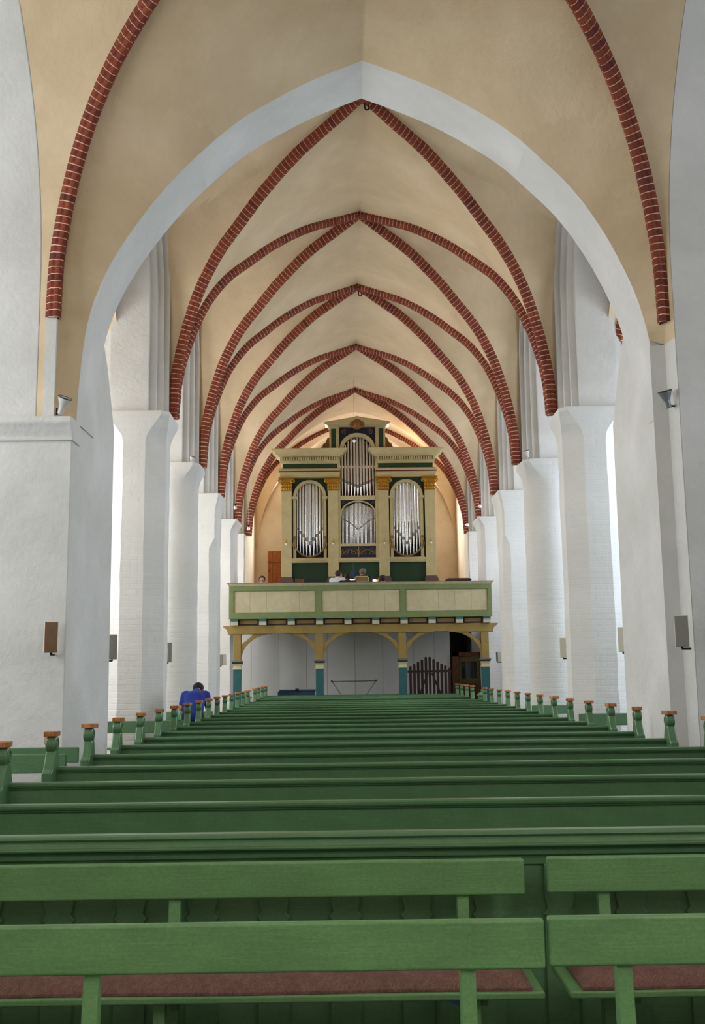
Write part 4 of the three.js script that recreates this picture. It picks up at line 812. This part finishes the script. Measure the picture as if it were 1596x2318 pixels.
// ---------------------------------------------------------------- people
function surfaceNets(f, lo, hi, cell) {
  const n = [0, 1, 2].map(k => Math.ceil((hi[k] - lo[k]) / cell) + 1), S = n[0] * n[1], F = new Float32Array(S * n[2]);
  for (let k = 0; k < n[2]; k++) for (let j = 0; j < n[1]; j++) for (let i = 0; i < n[0]; i++) F[i + j * n[0] + k * S] = f(lo[0] + i * cell, lo[1] + j * cell, lo[2] + k * cell);
  const id = new Int32Array(F.length).fill(-1), pos = [], idx = [], C = [0, 1, n[0], n[0] + 1, S, S + 1, S + n[0], S + n[0] + 1], E = [[0, 1], [2, 3], [4, 5], [6, 7], [0, 2], [1, 3], [4, 6], [5, 7], [0, 4], [1, 5], [2, 6], [3, 7]];
  for (let k = 0; k < n[2] - 1; k++) for (let j = 0; j < n[1] - 1; j++) for (let i = 0; i < n[0] - 1; i++) {
    const o = i + j * n[0] + k * S; let x = 0, y = 0, z = 0, c = 0;
    for (const [a, b] of E) { const fa = F[o + C[a]], fb = F[o + C[b]]; if ((fa < 0) === (fb < 0)) continue; const t = fa / (fa - fb); x += (a & 1) * (1 - t) + (b & 1) * t; y += ((a >> 1) & 1) * (1 - t) + ((b >> 1) & 1) * t; z += (a >> 2) * (1 - t) + (b >> 2) * t; c++; }
    if (!c) continue; id[o] = pos.length / 3; pos.push(lo[0] + (i + x / c) * cell, lo[1] + (j + y / c) * cell, lo[2] + (k + z / c) * cell);
  }
  const q = (a, b, c, d, fl) => { if (a < 0 || b < 0 || c < 0 || d < 0) return; fl ? idx.push(a, b, c, a, c, d) : idx.push(a, c, b, a, d, c); };
  for (let k = 1; k < n[2] - 1; k++) for (let j = 1; j < n[1] - 1; j++) for (let i = 1; i < n[0] - 1; i++) {
    const o = i + j * n[0] + k * S, s = F[o] < 0;
    if (s !== F[o + 1] < 0) q(id[o - n[0] - S], id[o - S], id[o], id[o - n[0]], s);
    if (s !== F[o + n[0]] < 0) q(id[o - 1 - S], id[o - 1], id[o], id[o - S], s);
    if (s !== F[o + S] < 0) q(id[o - 1 - n[0]], id[o - n[0]], id[o], id[o - 1], s);
  }
  const g = new THREE.BufferGeometry(); g.setAttribute('position', new THREE.Float32BufferAttribute(pos, 3)); g.setIndex(idx); g.computeVertexNormals();
  g.setAttribute('uv', new THREE.Float32BufferAttribute(new Float32Array(pos.length / 3 * 2), 2));
  return clean(g);
}
function field(bones, k = 0.03) {      // bones: [ax, ay, az, bx, by, bz, ra, rb]
  return (x, y, z) => {
    let d = 10;
    for (const [ax, ay, az, bx, by, bz, ra, rb] of bones) {
      const vx = bx - ax, vy = by - ay, vz = bz - az, l = vx * vx + vy * vy + vz * vz || 1e-9; let t = ((x - ax) * vx + (y - ay) * vy + (z - az) * vz) / l; t = t < 0 ? 0 : t > 1 ? 1 : t;
      const e = Math.hypot(x - ax - vx * t, y - ay - vy * t, z - az - vz * t) - (ra + (rb - ra) * t), h = Math.max(k - Math.abs(d - e), 0) / k; d = Math.min(d, e) - h * h * k * 0.25;
    }
    return d;
  };
}
function bounds(bones, m = 0.04) { const lo = [9, 9, 9], hi = [-9, -9, -9]; for (const b of bones) for (const [o, r] of [[0, 6], [3, 7]]) for (let k = 0; k < 3; k++) { lo[k] = Math.min(lo[k], b[o + k] - b[r] - m); hi[k] = Math.max(hi[k], b[o + k] + b[r] + m); } return [lo, hi]; }
const bone = (a, b, ra, rb) => [...a, ...b, ra, rb];
const inflate = (bs, e) => bs.map(b => [...b.slice(0, 6), b[6] + e, b[7] + e]);
const mk = (bs, k, cell) => { const [lo, hi] = bounds(bs); return surfaceNets(field(bs, k), lo, hi, cell); };
function handBones(w, dir, out, k = 1) {      // wrist, direction of the hand, direction of the thumb
  const D = V(...dir).normalize(), O = V(...out).normalize(), N = D.clone().cross(O).normalize(), W = V(...w), at = (d, o, n) => W.clone().addScaledVector(D, d * k).addScaledVector(O, o * k).addScaledVector(N, n * k).toArray(), b = [];
  b.push(bone(at(0, 0, 0), at(0.085, 0.022, 0), 0.024 * k, 0.02 * k), bone(at(0.01, -0.01, 0), at(0.08, -0.024, 0), 0.02 * k, 0.017 * k));
  [[0.03, 0.07], [0.01, 0.078], [-0.011, 0.072], [-0.031, 0.058]].forEach(([o, l]) => { b.push(bone(at(0.088, o, 0), at(0.088 + l * 0.5, o * 1.1, 0.008), 0.0098 * k, 0.009 * k), bone(at(0.088 + l * 0.5, o * 1.1, 0.008), at(0.088 + l * 0.85, o * 1.1, 0.035), 0.009 * k, 0.0075 * k)); });
  b.push(bone(at(0.02, 0.025, 0), at(0.055, 0.058, 0.008), 0.013 * k, 0.011 * k), bone(at(0.055, 0.058, 0.008), at(0.085, 0.066, 0.02), 0.011 * k, 0.009 * k));
  return b;
}
const skin = std({ color: css('#c08a6c'), roughness: 0.6 });
const cloth = (c, r = 0.85) => std({ color: css(c), roughness: r, bumpMap: bumpPlaster, bumpScale: 0.004 });
// J: joint positions; everything below is laid over it
function person(label, pos, turn, J, look, cell = 0.014) {
  const t = thing('person', label, 'person', pos, turn);
  const { head, neck, chest, waist, hip, sL, eL, wL, hL, sR, eR, wR, hR, kL, aL, fL, kR, aR, fR, face } = J;
  const hipL = [hip[0] - 0.085, hip[1], hip[2]], hipR = [hip[0] + 0.085, hip[1], hip[2]];
  const torso = [bone(chest.map((v, i) => v + (i === 0 ? -0.055 : 0)), waist.map((v, i) => v + (i === 0 ? -0.05 : 0)), 0.105, 0.1), bone(chest.map((v, i) => v + (i === 0 ? 0.055 : 0)), waist.map((v, i) => v + (i === 0 ? 0.05 : 0)), 0.105, 0.1), bone(waist, hip, 0.13, 0.135), bone(sL, sR, 0.062, 0.062), bone(chest, neck, 0.085, 0.055)];
  const arms = [bone(sL, eL, 0.056, 0.043), bone(sR, eR, 0.056, 0.043)], fore = [bone(eL, wL, 0.042, 0.028), bone(eR, wR, 0.042, 0.028)];
  const legs = [bone(hipL, kL, 0.085, 0.06), bone(hipR, kR, 0.085, 0.06), bone(kL, aL, 0.06, 0.04), bone(kR, aR, 0.06, 0.04)], feet = [bone(aL, fL, 0.042, 0.035), bone(aR, fR, 0.042, 0.035)];
  const up = V(...face[0]), fw = V(...face[1]).normalize(), sd = fw.clone().cross(up).normalize(), H = V(...head), hp = (r, u, f) => H.clone().addScaledVector(sd, r).addScaledVector(up, u).addScaledVector(fw, f).toArray();
  const hd = [bone(hp(0, 0.025, -0.02), hp(0, 0.02, 0.02), 0.082, 0.078), bone(hp(0, -0.03, 0.02), hp(0, -0.08, 0.045), 0.062, 0.04), bone(neck, hp(0, -0.06, -0.015), 0.052, 0.05), bone(hp(0, 0.015, 0.095), hp(0, -0.025, 0.112), 0.008, 0.013), bone(hp(-0.078, 0.01, -0.005), hp(-0.08, -0.03, 0), 0.014, 0.01), bone(hp(0.078, 0.01, -0.005), hp(0.08, -0.03, 0), 0.014, 0.01), bone(hp(-0.02, -0.058, 0.088), hp(0.02, -0.058, 0.088), 0.007, 0.007)];
  const base = [...torso, ...arms, ...fore, ...legs, ...feet];
  const body = join([mk(base, 0.05, cell), mk(hd, 0.018, 0.008), ...(hL ? [mk(handBones(wL, hL, [1, 0.2, 0]), 0.008, 0.004)] : []), ...(hR ? [mk(handBones(wR, hR, [-1, 0.2, 0]), 0.008, 0.004)] : [])]);
  mesh('body', body, skin, t);
  const shirtB = inflate([...torso, ...arms.map(b => look.longSleeves ? b : [...b.slice(0, 3), ...[3, 4, 5].map(i => b[i - 3] + (b[i] - b[i - 3]) * 0.62), b[6] + 0.006, b[7] + 0.014]), ...(look.longSleeves ? fore : [])], 0.014);
  mesh('shirt', mk(shirtB, 0.05, cell), cloth(look.shirt), t, look.shirtLabel);
  mesh('trousers', mk(inflate([bone(hip.map((v, i) => v - (i === 1 ? 0.03 : 0)), hip, 0.125, 0.115), ...legs], 0.013), 0.05, cell), cloth(look.trousers), t);
  mesh('shoes', mk(inflate(feet, 0.012), 0.02, cell), M.dark, t);
  const hb = field(inflate(hd.slice(0, 1), 0.012), 0.01), cut = (x, y, z) => { const d = V(x, y, z).sub(H); return Math.max(hb(x, y, z), (d.dot(fw) - 0.035 - Math.max(0, d.dot(up)) * 0.5), -(d.dot(up) + 0.045 + (d.dot(fw) < 0 ? 0.03 : 0))); };
  mesh('hair', surfaceNets(cut, head.map(v => v - 0.16), head.map(v => v + 0.16), 0.008), std({ color: css(look.hair), roughness: 0.75 }), t);
  const eg = []; for (const s of [-1, 1]) { const e = new THREE.SphereGeometry(0.009, 8, 6); e.translate(...hp(s * 0.032, 0.005, 0.088)); eg.push(clean(e)); } mesh('eyes', eg, M.dark, t);
  return t;
}
// the man in blue bends over in the left passage, his back to the camera (he faces -z)
person('man in a blue polo shirt bending over in the left side passage', [-2.9, 0, -17.2], 0, {
  hip: [0, 0.9, 0], waist: [0, 1.0, -0.06], chest: [0, 1.17, -0.2], neck: [0.005, 1.275, -0.37], head: [0.012, 1.315, -0.49], face: [[0, 0.45, -0.89], [0, -0.89, -0.45]],
  sL: [-0.16, 1.215, -0.29], eL: [-0.23, 1.02, -0.27], wL: [-0.12, 0.90, -0.47], hL: [0.5, -0.3, -0.8], sR: [0.16, 1.215, -0.29], eR: [0.21, 1.04, -0.29], wR: [0.17, 0.88, -0.5], hR: [-0.2, -0.3, -0.9],
  kL: [-0.1, 0.48, -0.03], aL: [-0.1, 0.09, 0.03], fL: [-0.12, 0.04, -0.14], kR: [0.1, 0.48, -0.03], aR: [0.1, 0.09, 0.03], fR: [0.12, 0.04, -0.14]
}, { shirt: '#12318c', shirtLabel: 'royal blue polo shirt', trousers: '#111a3c', hair: '#14110f' });
const seated = (lean, headTurn, low = 0) => { const J = {
  hip: [0, 0.5, 0.1], waist: [0, 0.68, 0.06], chest: [lean * 0.5, 0.9, 0.0], neck: [lean, 1.05, -0.04], head: [lean * 1.3, 1.17, -0.07], face: [[0, 1, 0], [headTurn, -0.25, -1]],
  sL: [lean - 0.17, 1.0, -0.02], eL: [lean - 0.22, 0.75, -0.12], wL: [-0.12, 0.8, -0.34], hL: [0.1, -0.1, -1], sR: [lean + 0.17, 1.0, -0.02], eR: [lean + 0.22, 0.75, -0.12], wR: [0.14, 0.8, -0.34], hR: [-0.1, -0.1, -1],
  kL: [-0.11, 0.5, -0.32], aL: [-0.11, 0.09, -0.3], fL: [-0.12, 0.04, -0.44], kR: [0.11, 0.5, -0.32], aR: [0.11, 0.09, -0.3], fR: [0.12, 0.04, -0.44]
  }; for (const k of ['hip', 'waist', 'chest', 'neck', 'head', 'sL', 'eL', 'wL', 'sR', 'eR', 'wR']) J[k][1] -= low; return J; };
person('man in a white and blue shirt seated at the left of the organ console', [-0.62, 3.1, -28.75], -0.3, seated(0.05, 0.7), { shirt: '#c3cdd8', shirtLabel: 'pale shirt', trousers: '#2a2f3c', hair: '#2a1c14', longSleeves: true }, 0.02);
person('grey-haired man in a dark navy jacket seated at the organ console', [0.27, 3.15, -28.75], 0.15, seated(-0.1, -0.6), { shirt: '#141a2c', shirtLabel: 'dark navy jacket', trousers: '#15161c', hair: '#5d5a58', longSleeves: true }, 0.02);
person('dark-haired person looking over the gallery rail at the far left', [-2.66, 3.1, -28.4], Math.PI, seated(0, 0, 0.17), { shirt: '#3a3236', trousers: '#23242c', hair: '#1d1512', longSleeves: true }, 0.02);
person('person with dark hair sitting low behind the rail, between console and right pilaster', [0.68, 3.1, -28.1], 0, seated(0, 0.3, 0.2), { shirt: '#2c2326', trousers: '#23242c', hair: '#2a1a16', longSleeves: true }, 0.02);
person('dark-haired person sitting low before the lit console', [-0.29, 3.1, -27.85], 0, seated(0, 0, 0.15), { shirt: '#1c1a1e', trousers: '#1c1c22', hair: '#0f0c0c', longSleeves: true }, 0.02);

renderer.render(scene, camera);
